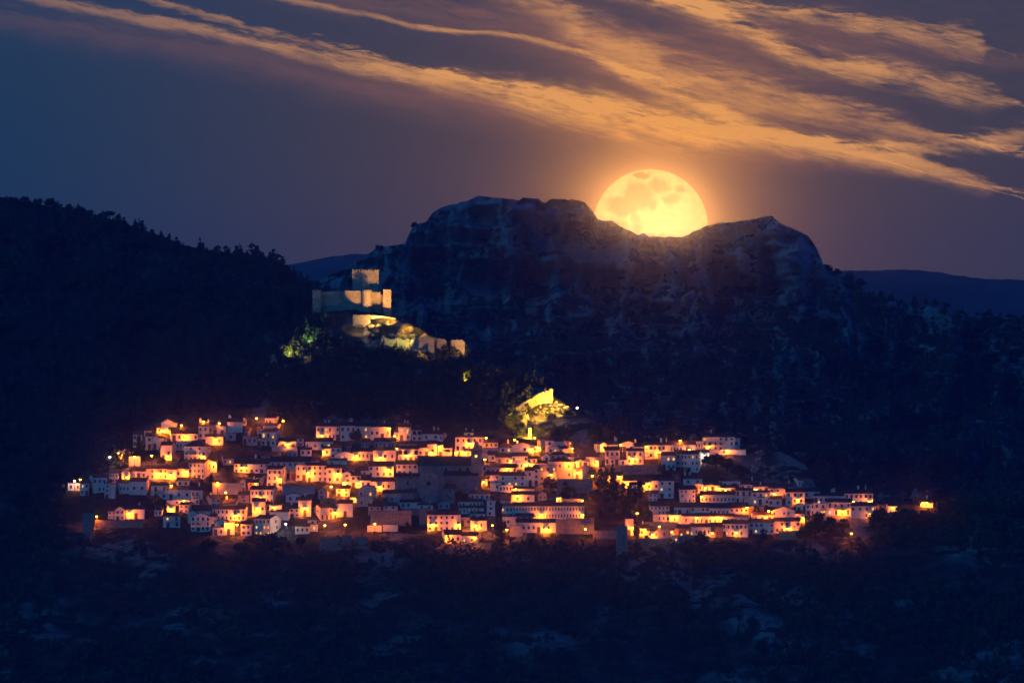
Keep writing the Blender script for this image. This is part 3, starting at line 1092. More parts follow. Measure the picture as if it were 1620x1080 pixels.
def build_house(h):
    r = root('house', h.loc, h.rz)
    h.root = r
    w, d, H, rise = h.w, h.d, h.h, h.rise
    hw = w / 2
    wb = MB()
    rb = MB()
    ov, t = 0.32, 0.16
    foot = -4.0
    if h.roof == 'g':
        wb.prism([(0, foot), (0, H), (d / 2, H + rise), (d, H), (d, foot)], 'x', -hw, hw)
        e = ov * rise / (d / 2)
        slab(rb, (-ov, H - e + .02), (d / 2, H + rise + .02), t, 'x', -hw - 0.18, hw + 0.18)
        slab(rb, (d / 2, H + rise + .02), (d + ov, H - e + .02), t, 'x', -hw - 0.18, hw + 0.18)
    elif h.roof == 'e':
        wb.prism([(-hw, foot), (-hw, H), (0, H + rise), (hw, H), (hw, foot)], 'y', 0, d)
        e = ov * rise / hw
        slab(rb, (-hw - ov, H - e + .02), (0, H + rise + .02), t, 'y', -0.2, d + 0.2)
        slab(rb, (0, H + rise + .02), (hw + ov, H - e + .02), t, 'y', -0.2, d + 0.2)
    elif h.roof == 'h':
        wb.box(-hw, hw, 0, d, foot, H)
        k = min(hw * 0.75, d / 2)
        b0 = [(-hw - ov, -ov, H + .01), (hw + ov, -ov, H + .01), (hw + ov, d + ov, H + .01), (-hw - ov, d + ov, H + .01)]
        b1 = [(x, y, H + .16) for x, y, z in b0]
        tp = [(-hw + k, d / 2, H + rise + .16), (hw - k, d / 2, H + rise + .16)]
        rb.poly(b0 + b1 + tp, [(3, 2, 1, 0), (0, 1, 5, 4), (1, 2, 6, 5), (2, 3, 7, 6), (3, 0, 4, 7), (4, 5, 9, 8), (5, 6, 9), (6, 7, 8, 9), (7, 4, 8)])
    else:
        wb.box(-hw, hw, 0, d, foot, H - 0.06)
        rb.box(-hw - .10, hw + .10, -.10, d + .10, H - 0.06, H + 0.10)
        rb.box(-hw - .10, -hw + .14, -.10, d + .10, H + .10, H + 0.32); rb.box(hw - .14, hw + .10, -.10, d + .10, H + .10, H + 0.32)
    wb.build('wall', M[h.wall], r)
    rb.build('roof', M['roof'] if h.roof != 'f' else M['coping'], r)
    # windows and doors
    h.win = []
    if h.nc:
        nr = max(h.nr, 1)
        cw, ch = w / h.nc, H / nr
        ww, wh = min(0.80, cw * 0.44), min(1.10, ch * 0.50)
        jx = random.uniform(-0.1, 0.1) * cw
        doorcol = random.randrange(h.nc) if H > 2.6 and random.random() < 0.55 and h.nc < 9 else -1
        for j in range(nr):
            for i in range(h.nc):
                x = -hw + cw * (i + 0.5) + (jx if h.nc < 7 else 0) + random.uniform(-.07, .07) * cw * (h.nc < 6)
                z = H - ch * (j + 0.5) + 0.05
                if j == nr - 1 and i == doorcol:
                    o = link('door', door_mesh(), r, (x, 0, 0)); o.scale = (1.15, 1, min(2.2, ch * 0.85))
                    continue
                if h.nr == 0 and i % 2: continue
                if random.random() < (0.14 if h.nc > 2 and h.nc < 9 else 0.0): continue
                arched = 'a' in h.opts and j == 0
                tall = 1.5 if ('b' in h.opts and random.random() < .5) else 1.0
                o = link('window', arch_mesh() if arched else window_mesh('pane'), r, (x, 0, z))
                o.scale = (min(2.0, cw * .8) if arched else ww * random.choice((0.85, 1, 1, 1.12)), 1, min(wh * tall * (1.5 if arched else 1), ch * 0.86))
                h.win.append(o)
    if abs(h.rot) > 7:
        sx = hw if h.rot < 0 else -hw
        for j in range(max(1, min(h.nr, 3))):
            if d > 3.5 and random.random() < 0.6:
                o = link('window', window_mesh('pane'), r, (sx, d * random.uniform(.3, .7), H - (H / max(h.nr, 1)) * (j + .5)), math.pi / 2 if h.rot < 0 else -math.pi / 2)
                o.scale = (0.8, 1, min(1.1, H * 0.4))
    if 'b' in h.opts:
        o = link('balcony', balcony_mesh(), r, (random.uniform(-.12, .12) * w, -0.003, H * (0.5 if h.nr > 1 else 0.3)))
        o.scale = (max(2.0, w * random.uniform(0.35, 0.6)), 1, 1)
    nch = 2 if 'c' in h.opts else (1 if random.random() < 0.30 and h.roof in 'ge' and w > 3 else 0)
    for k in range(nch):
        x = random.uniform(-.42, .42) * w
        y, z = (d * .5, H + rise) if h.roof == 'g' else (d * .4, H + rise * .5)
        o = link('chimney', chimney_mesh(), r, (x, y, z + random.uniform(-.2, .2)))
        o.scale = (random.uniform(.7, 1.05),) * 2 + (random.uniform(.7, 1.15),)


for h in houses: build_house(h)


def house_at(x, y):
    """nearest house whose front wall shows at photo pixel (x, y); else None"""
    best = None
    for h in houses:
        if h.x0 - 1 <= x <= h.x1 + 1 and h.ye - 1 <= y <= h.yb + 1:
            best = h
    return best


def on_front(h, x, y, out=0.0):
    """local coordinates on the front wall of h seen at pixel (x, y)"""
    X_ = (x - 810) * S * h.D
    lx = (X_ - h.loc.x) / max(math.cos(h.rz), .3)
    Dp = h.loc.y + lx * math.sin(h.rz)
    lx = ((x - 810) * S * Dp - h.loc.x) / math.cos(h.rz)
    lz = (540 - y) * S * Dp - h.loc.z
    return Vector((max(-h.w / 2 + .4, min(h.w / 2 - .4, lx)), -out, lz))


for n, (x, y) in enumerate(LIT):
    h = house_at(x, y)
    if not h: continue
    p = on_front(h, x, y)
    kind = 'glowwhite' if n in (25, 26, 27, 33, 46) else 'glow'
    near_ = sorted(h.win, key=lambda o: (o.location.x - p.x) ** 2 + (o.location.z - p.z) ** 2)
    if near_ and (near_[0].location - p).length < 1.3 and len(near_[0].data.vertices) < 60:
        near_[0].data = window_mesh(kind)
        h.win.remove(near_[0])
    else:
        p.y = -0.06
        o = link('window', window_mesh(kind), h.root, p)
        o.scale = (0.75, 1, 0.95)
for h in houses:
    for o in h.win:
        if len(o.data.vertices) < 60 and random.random() < 0.022: o.data = window_mesh('glow')

# labels: what each house looks like and where in the village it stands
COLS = [(0, 240, 'at village left tip'), (240, 340, 'in left quarter'), (340, 412, 'left of stepped block'),
        (412, 500, 'by stepped block'), (500, 570, 'below castle keep'), (570, 625, 'left of church'),
        (625, 765, 'around church'), (765, 840, 'right of belfry'), (840, 935, 'by yellow hall'),
        (935, 1040, 'by cypress grove'), (1040, 1110, 'left of hotel'),
        (1110, 1190, 'below white hotel'), (1190, 1270, 'in right quarter'), (1270, 1700, 'at right tip')]
ROWS = [(0, 700, 'top rows'), (700, 722, 'second rows'), (722, 745, 'upper middle rows'), (745, 775, 'middle rows'), (775, 800, 'lower middle rows'), (800, 822, 'lower rows'), (822, 999, 'bottom rows')]
ORD = ['first', 'second', 'third', 'fourth', 'fifth', 'sixth', 'seventh', 'eighth', 'ninth', 'tenth', 'eleventh', 'twelfth', 'thirteenth']


def zone(x, y):
    c = next(n for n, (a, b, s) in enumerate(COLS) if a <= x < b)
    r = next(n for n, (a, b, s) in enumerate(ROWS) if a <= y < b)
    return c, r


def label_all(items, cat, group, look, rows=True):
    """items: (object, x, y, data); ordinal from the left among the things of its zone"""
    z = {}
    for it in items:
        z.setdefault(zone(it[1], it[2]), []).append(it)
    for (c, r), its in z.items():
        its.sort(key=lambda i: i[1])
        for n, it in enumerate(its):
            pos = f'{ORD[n]} from left, {ROWS[r][2]} {COLS[c][2]}' if len(its) > 1 else f'{ROWS[r][2]} {COLS[c][2]}'
            tag(it[0], look(it[3]) + ', ' + pos, cat, group)


# ------------------------------------------------------------------ street lamps
LAMPS = '''174 722 w .2
187 716 .5
190 719 .3
213 722
240 720
254 683
261 687
287 672
322 666 .8
347 669 .8
406 661
293 689
342 694
266 721
322 727
339 732
295 745
385 739
448 665 .8
455 702
510 690
511 713
485 747 1.6
534 749
618 677 .5
622 689
628 709
645 720
694 706
682 715
615 742 1.2
564 724
601 727
127 758 .6
118 760 w .15
200 754 1.2
252 748 1.3
153 816
205 811
270 758
271 770 .6
344 763 .7
357 778 1.2
291 793
271 805
373 815
360 828
375 829
404 762 .9
451 757
543 763
492 786
413 787
524 772
406 803
434 802
482 803
530 810
452 828 w .4
514 830 .8
543 773
567 769 .6
600 772
560 790 .5
546 829 .8
593 828 .9
769 692 .6
814 695 .9
744 701 1.2
723 715
767 726
684 829
728 829
753 830
779 830 .5
707 845
751 849
802 837 .8
846 692 .9
856 716
905 713 1.2
832 737 .7
765 762
817 774
819 783
883 787 .8
914 747 1.3
839 740
872 750
939 703
945 729
921 790 .9
857 815 1.2
924 816
864 835 1.3
926 836 1.2
982 703
1001 725 1.2
1076 698
1045 716 1.3
1020 706 .5
1115 720 w .6
1090 711 .6
1008 811 .8
1065 814 1.2
1000 834
1018 835
1043 832
1032 845
979 752
937 752
970 758
990 762
1025 765
1107 785 .6
1116 771
1137 780
1182 802 1.2
1129 819
1140 817 .6
1210 821
1216 811
1270 820
1246 842 1.2
1126 846 .5
1165 846 .4
1063 845 .7
1100 818 .5
1333 808 1.2
1350 793
1376 793
1347 843
1377 818 .3
1460 801
1466 799 .6
1412 800 .3
900 731 1.1
912 731 1.1
842 713
808 736 .7
803 743 .8
1148 774 .6
1196 776 .5
948 752 .8
735 715 .7
1122 706 .5
1150 717 .6
1225 786 .6
1262 792 .5
'''
def lamp_part_mesh(key):
    if key in UNIT: return UNIT[key]
    b = MB()
    if key == 'lantern':
        b.cyl(0, 0, -.40, .06, .24, .40, 8)
        UNIT[key] = b.mesh('lantern', [M['lamp']])
    elif key == 'lantern_white':
        b.cyl(0, 0, -.40, .06, .24, .40, 8)
        UNIT[key] = b.mesh('lantern', [M['lampwhite']])
    elif key == 'cap':
        b.cyl(0, 0, .06, .16, .44, .08, 8); b.cyl(0, 0, .16, .26, .05, .03, 6)
        UNIT[key] = b.mesh('lantern_cap', [M['metal']])
    elif key == 'bracket':
        b.box(-.04, .04, 0, .9, .20, .27); b.prism([(.80, -.35), (.9, -.35), (.25, .20), (.15, .20)], 'x', -.03, .03)
        b.box(-.1, .1, .86, .9, -.45, .35)
        UNIT[key] = b.mesh('bracket', [M['metal']])
    elif key == 'pole':
        b.cyl(0, 0, 0, .5, .12, .10, 8); b.cyl(0, 0, .5, 1.0, .065, .045, 8)
        UNIT[key] = b.mesh('pole', [M['metal']])
    return UNIT[key]


LIGHTS = {}
def lamp_light(power, white):
    key = (round(power, 2), white)
    if key not in LIGHTS:
        l = bpy.data.lights.new('lamp_light', 'POINT')
        l.energy = LAMP_W * power
        l.color = (1.0, 0.80, 0.70) if white else (1.0, 0.19, 0.0005)
        l.shadow_soft_size = 0.22
        LIGHTS[key] = l
    return LIGHTS[key]


LAMP_W = 1750.0
lamp_items = []
for line in LAMPS.strip().splitlines():
    t = line.split()
    x, y = float(t[0]), float(t[1])
    white = 'w' in t
    pw = next((float(a) for a in t[2:] if a != 'w'), 1.0)
    h = house_at(x, y)
    for q in houses:            # a nearer roof would hide the lamp: lift it clear
        if q.x0 - 1 <= x <= q.x1 + 1 and q.ye - q.rh - 2 <= y < q.ye - 1 and (h is None or q.yb > h.yb):
            y = q.ye - q.rh - 2.5
            h = house_at(x, y)
    r = root('street_lamp', (0, 0, 0))
    if h is not None and y > h.ye - 1:
        p = on_front(h, x, y, 0.9)
        p.z = max(1.6, min(p.z, h.h - 0.4))
        r.location = Matrix.Translation(h.loc) @ (Matrix.Rotation(h.rz, 4, 'Z') @ p)
        r.rotation_euler = (0, 0, h.rz)
        link('bracket', lamp_part_mesh('bracket'), r)
        kind = ('white' if white else 'amber') + ' wall lamp'
        h.lamp = True
    else:
        yb = y + 19
        D = float(D_hill(x, yb))
        r.location = P(x, y, D)
        o = link('pole', lamp_part_mesh('pole'), r, (0, 0.0, -19 * S * D)); o.scale = (1, 1, 19 * S * D - 0.30)
        kind = ('white' if white else 'orange') + ' lamp post'
    link('lantern', lamp_part_mesh('lantern_white' if white else 'lantern'), r)
    link('lantern_cap', lamp_part_mesh('cap'), r)
    link('lamp_light', lamp_light(pw, white), r, (0, -0.62, -0.62))
    lamp_items.append((r, x, y, kind))
label_all(lamp_items, 'street lamp', 'lit lamps in the village streets', lambda k: k)


def house_look(h):
    W = h.x1 - h.x0
    size = 'long' if W > 43 else ('narrow' if W < 16 else ('wide' if W > 33 else ('tall' if h.yb - h.ye > 22 else 'small')))
    colr = {'white': 'white', 'cream': 'yellow', 'grey': 'grey', 'brick': 'brown', 'stone': 'stone'}[h.wall]
    rf = {'g': 'tiled', 'e': 'gabled', 'f': 'flat-roofed', 'h': 'hip-roofed'}[h.roof]
    lit = 'lamp-lit' if h.lamp else 'unlit'
    return f'{lit} {size} {colr} {rf} house'


label_all([(h.root, h.cx, (h.ye + h.yb) / 2, h) for h in houses], 'house', 'houses of the hill village', house_look)
for h in houses:
    key = (h.x0, h.ye)
    special = {(1111, 691): ('long white hotel with balconies at the right end of the top spur', 'hotel'),
               (866, 730): ('big yellow hall with hipped roof glowing above a stone wall', 'hall'),
               (811, 800): ('very long white two-storey school with rows of small windows', 'school'),
               (414, 683): ('lowest tier of the stepped white tower block with lit windows', 'house'),
               (416, 673): ('middle tier of the stepped white tower block', 'house'),
               (419, 661): ('topmost tier of the stepped white tower block with chimneys', 'house'),
               (676, 814): ('big orange-lit three-storey house in the bottom rows below the church', 'house'),
               (402, 820): ('blue-grey three-storey house with yellow side wall at the bottom edge', 'house'),
               (302, 817): ('broad pale blue gabled house with balcony at the bottom edge', 'house')}.get(key)
    if special: tag(h.root, special[0], special[1])

# ------------------------------------------------------------------ church
def box_part(name, parent, org, x0, x1, y0, y1, D, depth, mat, foot=0.0):
    """box whose front shows at photo rectangle x0..x1, y0..y1 at distance D; as a part of parent placed at org"""
    a, c = P(x0, y1, D) - org, P(x1, y0, D) - org
    b = MB(); b.box(a.x, c.x, a.y, a.y + depth, a.z - foot, c.z)
    return b.build(name, M[mat] if isinstance(mat, str) else mat, parent)


def gable_part(name, parent, org, x0, x1, ye, yr, D, depth, mat, axis='x', t=0.25, ov=0.4):
    a, c = P(x0, ye, D) - org, P(x1, yr, D) - org
    b = MB()
    if axis == 'x':
        slab(b, (a.y - ov, a.z - .1), (a.y + depth / 2, c.z), t, 'x', a.x - ov, c.x + ov)
        slab(b, (a.y + depth / 2, c.z), (a.y + depth + ov, a.z - .1), t, 'x', a.x - ov, c.x + ov)
        b.prism([(a.y, a.z - .3), (a.y + depth / 2, c.z - .05), (a.y + depth, a.z - .3)], 'x', a.x + .02, c.x - .02)
    elif axis == 'y':
        mid = (a.x + c.x) / 2
        slab(b, (a.x - ov, a.z - .1), (mid, c.z), t, 'y', a.y - ov, a.y + depth + ov)
        slab(b, (mid, c.z), (c.x + ov, a.z - .1), t, 'y', a.y - ov, a.y + depth + ov)
    else:   # lean-to rising to the back
        slab(b, (a.y - ov, a.z - .1), (a.y + depth, c.z), t, 'x', a.x - ov, c.x + ov)
    return b.build(name, M[mat], parent)


D0 = float(D_hill(700, 796))
org = P(700, 796, D0)
ch = root('church', org)
tag(ch, 'large unlit grey stone church with tiled nave roof and slim belfry in mid village', 'church')
D1 = D0 + 15
o = box_part('nave', ch, org, 662, 748, 736, 790, D1, 10, 'church', 4)
gable_part('nave_roof', ch, org, 662, 748, 736, 722, D1, 10, 'roof')
a = P(714, 745, D1) - org
for wxp in (706, 728, 740):
    q = link('window', arch_mesh(), o, P(wxp, 742, D1) - org + Vector((0, -0.02, 0))); q.scale = (1.0, 1, 1.7)
D2 = D0 + 7
box_part('aisle', ch, org, 703, 755, 752, 782, D2, 8, 'church', 4)
gable_part('aisle_roof', ch, org, 703, 755, 752, 746, D2, 8, 'roof', 'lean')
for bx in (712, 730, 746):
    box_part('buttress', ch, org, bx - 2, bx + 2, 756, 786, D2 - 0.9, 1.0, 'church', 4)
D3 = D0 + 2
o = box_part('chapel', ch, org, 626, 663.2, 757, 793, D3, 9, 'church', 4)
box_part('cornice', ch, org, 625, 664, 753.5, 756.8, D3 - .3, 9.6, 'coping')
gable_part('chapel_roof', ch, org, 626, 662, 753.5, 749, D3, 9, 'roof')
for (qx, qy) in ((645, 764), (641, 776), (650, 775), (658, 775)):
    q = link('window', window_mesh('pane'), o, P(qx, qy, D3) - org); q.scale = (.9, 1, 1.5)
D4 = D0 + 0.6
o = box_part('transept', ch, org, 663.6, 694, 757, 796, D4, 10, 'church', 4)
a, c = P(663.6, 757, D4) - org, P(694, 748.5, D4) - org
b = MB()
b.prism([(a.x, a.z), (c.x, a.z), (c.x, a.z + .9), ((a.x + c.x) / 2 + 1.6, c.z), ((a.x + c.x) / 2 - 1.6, c.z), (a.x, a.z + .9)], 'y', a.y - .12, a.y + 1.2)
b.build('pediment', M['church'], ch)
gable_part('transept_roof', ch, org, 664.5, 693, 756.5, 751, D4 + 1.4, 8.4, 'roof', 'y', ov=.1)
q = link('rose_window', arch_mesh(), o, P(678, 764, D4) - org); q.scale = (1.7, 1, 1.7)
box_part('stair_turret', ch, org, 694.4, 703, 754, 796, D4 + 1, 3, 'church', 4)
box_part('turret_cap', ch, org, 693.8, 703.6, 751.5, 754, D4 + .8, 3.4, 'coping')
o = box_part('sacristy', ch, org, 703.2, 719, 772, 797, D0 - .5, 7, 'church', 4)
gable_part('sacristy_roof', ch, org, 703, 719.5, 772, 767, D0 - .5, 7, 'roof', 'lean')
for (qx, qy) in ((712, 777), (712, 787), (707, 783)):
    q = link('window', window_mesh('pane'), o, P(qx, qy, D0 - .5) - org); q.scale = (.7, 1, 1.1)
box_part('porch', ch, org, 634, 655, 779, 795, D0 - 1.2, 3, 'church', 4)
gable_part('porch_roof', ch, org, 634, 655, 779, 775, D0 - 1.2, 3, 'roof', 'lean')
# belfry
DT = D0 + 10.5
b = MB()
x0, x1 = (P(745.5, 0, DT) - org).x, (P(762, 0, DT) - org).x
z = lambda y: (P(0, y, DT) - org).z
y0 = DT - org.y
b.box(x0, x1, y0, y0 + 3.6, z(796), z(722.5))
ox0, ox1 = (P(750.6, 0, DT) - org).x, (P(755.6, 0, DT) - org).x
b.box(x0 + .1, ox0, y0 + .1, y0 + 3.5, z(722.5), z(709.5)); b.box(ox1, x1 - .1, y0 + .1, y0 + 3.5, z(722.5), z(709.5))
b.box(ox0, ox1, y0 + .1, y0 + 3.5, z(719.5), z(718.3))
o = b.build('belfry', M['church'], ch)
b = MB()
mid = (x0 + x1) / 2
b.prism([(x0 - .1, z(709.5)), (x1 + .1, z(709.5)), (x1 - .9, z(706.5)), (mid + .6, z(699)), (mid, z(697)), (mid - .6, z(699)), (x0 + .9, z(706.5))], 'y', y0, y0 + 3.6)
b.build('belfry_gable', M['church'], ch)
b = MB()
bz = z(714)
b.cyl((ox0 + ox1) / 2, y0 + 1.6, bz - .45, bz + .1, .42, .26, 12); b.cyl((ox0 + ox1) / 2, y0 + 1.6, bz + .1, bz + .35, .26, .08, 12)
b.build('bell', M['metal'], ch)
l = bpy.data.lights.new('belfry_light', 'POINT'); l.energy = 90; l.color = (1, .42, .07); l.shadow_soft_size = .1
link('belfry_light', l, ch, ((ox0 + ox1) / 2, y0 + 2.6, z(721)))
b = MB(); b.cyl((ox0 + ox1) / 2, y0 + 2.9, z(722.4), z(721.2), .16, .16, 8)
b.build('belfry_lamp', M['lamp'], ch)
b = MB(); b.box(ox0 - .3, ox1 + .3, y0 + 3.52, y0 + 3.6, z(722.4), z(709.6)); b.build('belfry_back_wall', M['white'], ch)

# ------------------------------------------------------------------ castle on its crag
DC = float(D_hill(560, 512)) + 3
m = S * DC
corg = P(560, 512, DC)
ca_ = root('castle', corg)
tag(ca_, 'floodlit medieval castle with square crenellated keep on the crag above the village', 'castle')


def merlons(parent, x0, x1, y, D, depth, n, hpx=2.6, sides=True):
    b = MB()
    a, c = P(x0, y, D) - corg, P(x1, y, D) - corg
    hh = hpx * m
    for k in range(n):
        w = (c.x - a.x) / (2 * n - 1)
        xa = a.x + 2 * k * w
        b.box(xa, xa + w, a.y, a.y + .5, a.z + .01, a.z + hh); b.box(xa, xa + w, a.y + depth - .5, a.y + depth, a.z + .01, a.z + hh)
    ny = max(2, int(depth / ((c.x - a.x) / n)))
    for k in range(1, ny - 1):
        w = depth / (2 * ny - 1)
        ya = a.y + 2 * k * w
        b.box(a.x, a.x + .5, ya, ya + w, a.z + .01, a.z + hh); b.box(c.x - .5, c.x, ya, ya + w, a.z + .01, a.z + hh)
    return b.build('battlement', M['castle'], parent)


o = box_part('keep', ca_, corg, 557.5, 599, 428.5, 512, DC + 15, 9.5, 'castle', 6)
merlons(o, 557.5, 599, 428.5, DC + 15, 9.5, 9)
for (qx, qy) in ((587.5, 451.5), (571, 440)):
    q = link('window', arch_mesh(), o, P(qx, qy, DC + 15) - corg); q.scale = (.5, 1, 1.0)
# far left wall and its corner tower
box_part('curtain_wall', ca_, corg, 503, 548, 461, 505, DC + 15.5, 2.0, 'castle', 8)
box_part('corner_tower', ca_, corg, 494.5, 507, 458.5, 505, DC + 12.5, 4, 'castle', 8)
box_part('gatehouse', ca_, corg, 545, 572.5, 460, 505, DC + 9, 6, 'castle', 6)
b = MB()
a = P(580.5, 500, DC + 6.8) - corg
b.cyl(a.x, a.y + 1.6, a.z - 6, (P(0, 458.8, DC + 7) - corg).z, 1.8, 1.75, 20)
b.build('round_tower', M['castle'], ca_, smooth=False)
box_part('curtain_wall', ca_, corg, 586.5, 602, 462, 503, DC + 10, 2.2, 'castle', 6)
box_part('curtain_wall', ca_, corg, 601, 608, 466, 503, DC + 12.5, 2, 'castle', 6)
o = box_part('square_tower', ca_, corg, 606, 619, 458, 504, DC + 7.5, 4.4, 'castle', 6)
q = link('arrow_slit', window_mesh('pane'), o, P(612.5, 475, DC + 7.5) - corg); q.scale = (.4, 1, .5)
q = link('arrow_slit', window_mesh('pane'), ca_, P(582, 476, DC + 7.6) - corg + Vector((0, .1, 0))); q.scale = (.25, 1, .8)
box_part('bastion', ca_, corg, 558, 586, 498, 514, DC - 4.5, 9, 'castle', 5)
b = MB()
DW = DC - 1
xa, xb = P(586, 0, DW) - corg, P(626, 0, DW) - corg
zz = lambda y: (P(0, y, DW) - corg).z
b.prism([(xa.x, zz(514)), (xb.x, zz(512)), (xb.x, zz(503.5)), (xa.x + 3, zz(499.2)), (xa.x, zz(498.6))], 'y', -1, 4)
b.build('terrace_wall', M['castle'], ca_)
b = MB()
a = P(537, 512, DC + 7) - corg
b.cyl(a.x, a.y + 1.4, a.z - 5, (P(0, 495, DC + 7) - corg).z, 1.55, 1.5, 16)
b.build('turret', M['castle'], ca_)


def ruin(x0, x1, ytop, ybot, D, seed, label, mat='castle', thick=1.6):
    r = random.Random(seed)
    b = MB()
    n = max(5, int((x1 - x0) / 2.2))
    og = P((x0 + x1) / 2, ybot, D)
    prev = r.uniform(0, 3)
    prof = []
    for k in range(n + 1):
        prev = max(0, min((ybot - ytop) * .45, prev + r.uniform(-1.6, 1.6)))
        e = 5.0 * max(0, abs(k / n - .5) * 2 - .8) * 5
        q = P(x0 + (x1 - x0) * k / n, min(ybot - 2, ytop + prev + e * .4), D) - og
        prof.append((q.x, q.z))
    b.prism([(prof[0][0], -4)] + [(prof[-1][0], -4)] + prof[::-1], 'y', 0, thick)
    o = root('ruined_wall', og)
    b.build('masonry', M[mat], o)
    tag(o, label, 'wall')


ruin(650, 687, 533, 553, float(D_hill(668, 553)) - 1, 1, 'floodlit ruined rampart below the castle crag, widest of the ruins')
ruin(690, 706, 533, 553, float(D_hill(698, 553)) + 1, 2, 'broken tower stump between two castle ruins, lit from its right side')
ruin(713, 735, 537, 556, float(D_hill(724, 556)), 3, 'rounded reddish ruin at the right end of the castle outworks')
ruin(602, 652, 534, 552, float(D_hill(625, 552)) + 1, 4, 'dim unlit rampart left of the floodlit one under the crag')
ruin(457, 483, 545, 556, float(D_hill(470, 556)), 5, 'short bright yellow-lit wall left of the castle under a pine')
ruin(532, 546, 531, 546, float(D_hill(538, 546)), 6, 'small orange-lit wall stub under the castle turret')

# the floodlit town wall climbing the slope right of the village centre
b = MB()
PTS = [(836, 690, 678), (834, 676, 664), (830, 664, 652), (820, 660, 644), (827, 652, 638), (836, 645, 631), (848, 638, 625), (860, 632, 620), (870, 629, 617)]
wr = root('town_wall', P(836, 690, float(D_hill(836, 690))))
tag(wr, 'yellow floodlit town wall zigzagging up the slope to a small turret', 'wall')
ring = []
for k in range(len(PTS) - 1):
    (xa, ya, ta), (xb, yb_, tb) = PTS[k], PTS[k + 1]
    n = 7
    for j in range(n):
        f0, f1 = j / n, (j + 1) / n
        xx0, xx1 = xa + (xb - xa) * f0, xa + (xb - xa) * f1
        yy0, yy1 = ya + (yb_ - ya) * f0, ya + (yb_ - ya) * f1
        tt = ta + (tb - ta) * (f0 + f1) / 2 + random.uniform(-1.2, 2.2)
        Da, Db = float(D_hill(xx0, yy0)) - .8, float(D_hill(xx1, yy1)) - .8
        A, B = P(xx0, yy0, Da), P(xx1, yy1, Db)
        T0, T1 = P(xx0, tt, Da).z, P(xx1, tt, Db).z
        off = wr.location
        nrm = Vector((-(B.y - A.y), B.x - A.x, 0))
        if nrm.length < 1e-3: continue
        nrm = nrm.normalized() * 1.1
        if nrm.y < 0: nrm = -nrm
        lo = [A + Vector((0, 0, -3)), B + Vector((0, 0, -3)), B + nrm + Vector((0, 0, -3)), A + nrm + Vector((0, 0, -3))]
        hi = [Vector((A.x, A.y, T0)), Vector((B.x, B.y, T1)), Vector((B.x + nrm.x, B.y + nrm.y, T1)), Vector((A.x + nrm.x, A.y + nrm.y, T0))]
        b.poly([p - off for p in lo + hi], [(0, 3, 2, 1), (4, 5, 6, 7), (0, 1, 5, 4), (1, 2, 6, 5), (2, 3, 7, 6), (3, 0, 4, 7)])
b.build('masonry', M['castle'], wr)
Dt = float(D_hill(872, 629)) - 1
b = MB(); a, c = P(869.5, 629, Dt) - wr.location, P(874.5, 614.5, Dt) - wr.location
b.box(a.x, c.x, a.y, a.y + 1.6, a.z - 3, c.z)
b.build('turret', M['castle'], wr)

# ------------------------------------------------------------------ garden, terrace and retaining walls
WALLS = [(586, 651, 808, 832, 'stone', 'long reddish-lit retaining wall below the church front'), (663, 682, 804, 830, 'stone', 'tall reddish wall left of the orange three-storey house'),
         (131, 148, 812, 843, 'stone', 'tall dim stone buttress wall at the far lower left'), (150, 226, 823, 835, 'stone', 'long dim wall under the red-lit house at lower left'),
         (204, 222, 722, 737, 'white', 'curved orange-lit garden wall beneath the left lamp post'), (958, 1047, 736, 750, 'stone', 'long reddish terrace wall under the white houses right of the hall'),
         (881, 937, 758, 780, 'stone', 'big retaining wall carrying the yellow hall'), (879, 897, 822, 844, 'stone', 'brown ruined wall right of the lamp-lit school annexe'),
         (896, 940, 820, 845, 'stone', 'brown wall with a bright star-like lamp in front'), (1232, 1271, 840, 854, 'stone', 'retaining wall with bright lamp at the lower right row end'),
         (975, 993, 833, 880, 'stone', 'tall pale teal stone tower wall at the bottom centre right'), (994, 1060, 852, 864, 'stone', 'dim wall running right from the pale tower wall'),
         (1072, 1122, 848, 864, 'stone', 'dark blue garden wall right of the small pale gable'), (505, 541, 850, 870, 'stone', 'dim teal terrace wall below the left-centre lamps'),
         (541, 556, 846, 870, 'stone', 'square dim wall end between two low terrace walls'), (560, 582, 850, 868, 'stone', 'sloping dim wall stub under the centre gardens'),
         
         (938, 975, 840, 852, 'stone', 'low dim wall left of the pale tower wall'), (581, 604, 831, 841, 'white', 'short lamp-lit white wall left under the reddish retaining wall'),
         (604, 632, 830, 840, 'white', 'orange-lit white wall with a cypress at each end'), (921, 932, 737, 764, 'grey', 'dark narrow slab wall right beside the yellow hall'),
         (745, 800, 716, 725, 'grey', 'grey wall behind the belfry'), (336, 384, 764, 782, 'grey', 'dim wall behind the bright orange lamp in the left middle'),
         (430, 470, 706, 714, 'grey', 'low dim wall at the foot of the stepped tower block'), (1020, 1072, 826, 840, 'stone', 'brown terrace wall under the lower right lamps'),
         (640, 690, 806, 814, 'brick', 'red brick garden wall above the orange three-storey house')]
for (x0, x1, y0, y1, mt, lab) in WALLS:
    D = float(D_hill((x0 + x1) / 2, y1))
    og = P((x0 + x1) / 2, y1, D)
    r = root('retaining_wall', og)
    a, c = P(x0, y1, D) - og, P(x1, y0, D) - og
    b = MB(); b.box(a.x, c.x, 0, 1.4, -4, c.z); b.build('masonry', M[mt], r)
    b = MB()
    n = max(2, int((c.x - a.x) / 1.6))
    for k in range(n):
        w = (c.x - a.x) / n
        b.box(a.x + k * w + .02, a.x + (k + 1) * w - .02, -.12, 1.5, c.z + .002, c.z + .2 + random.uniform(-.04, .06))
    b.build('coping', M['coping'], r)
    tag(r, lab, 'wall')

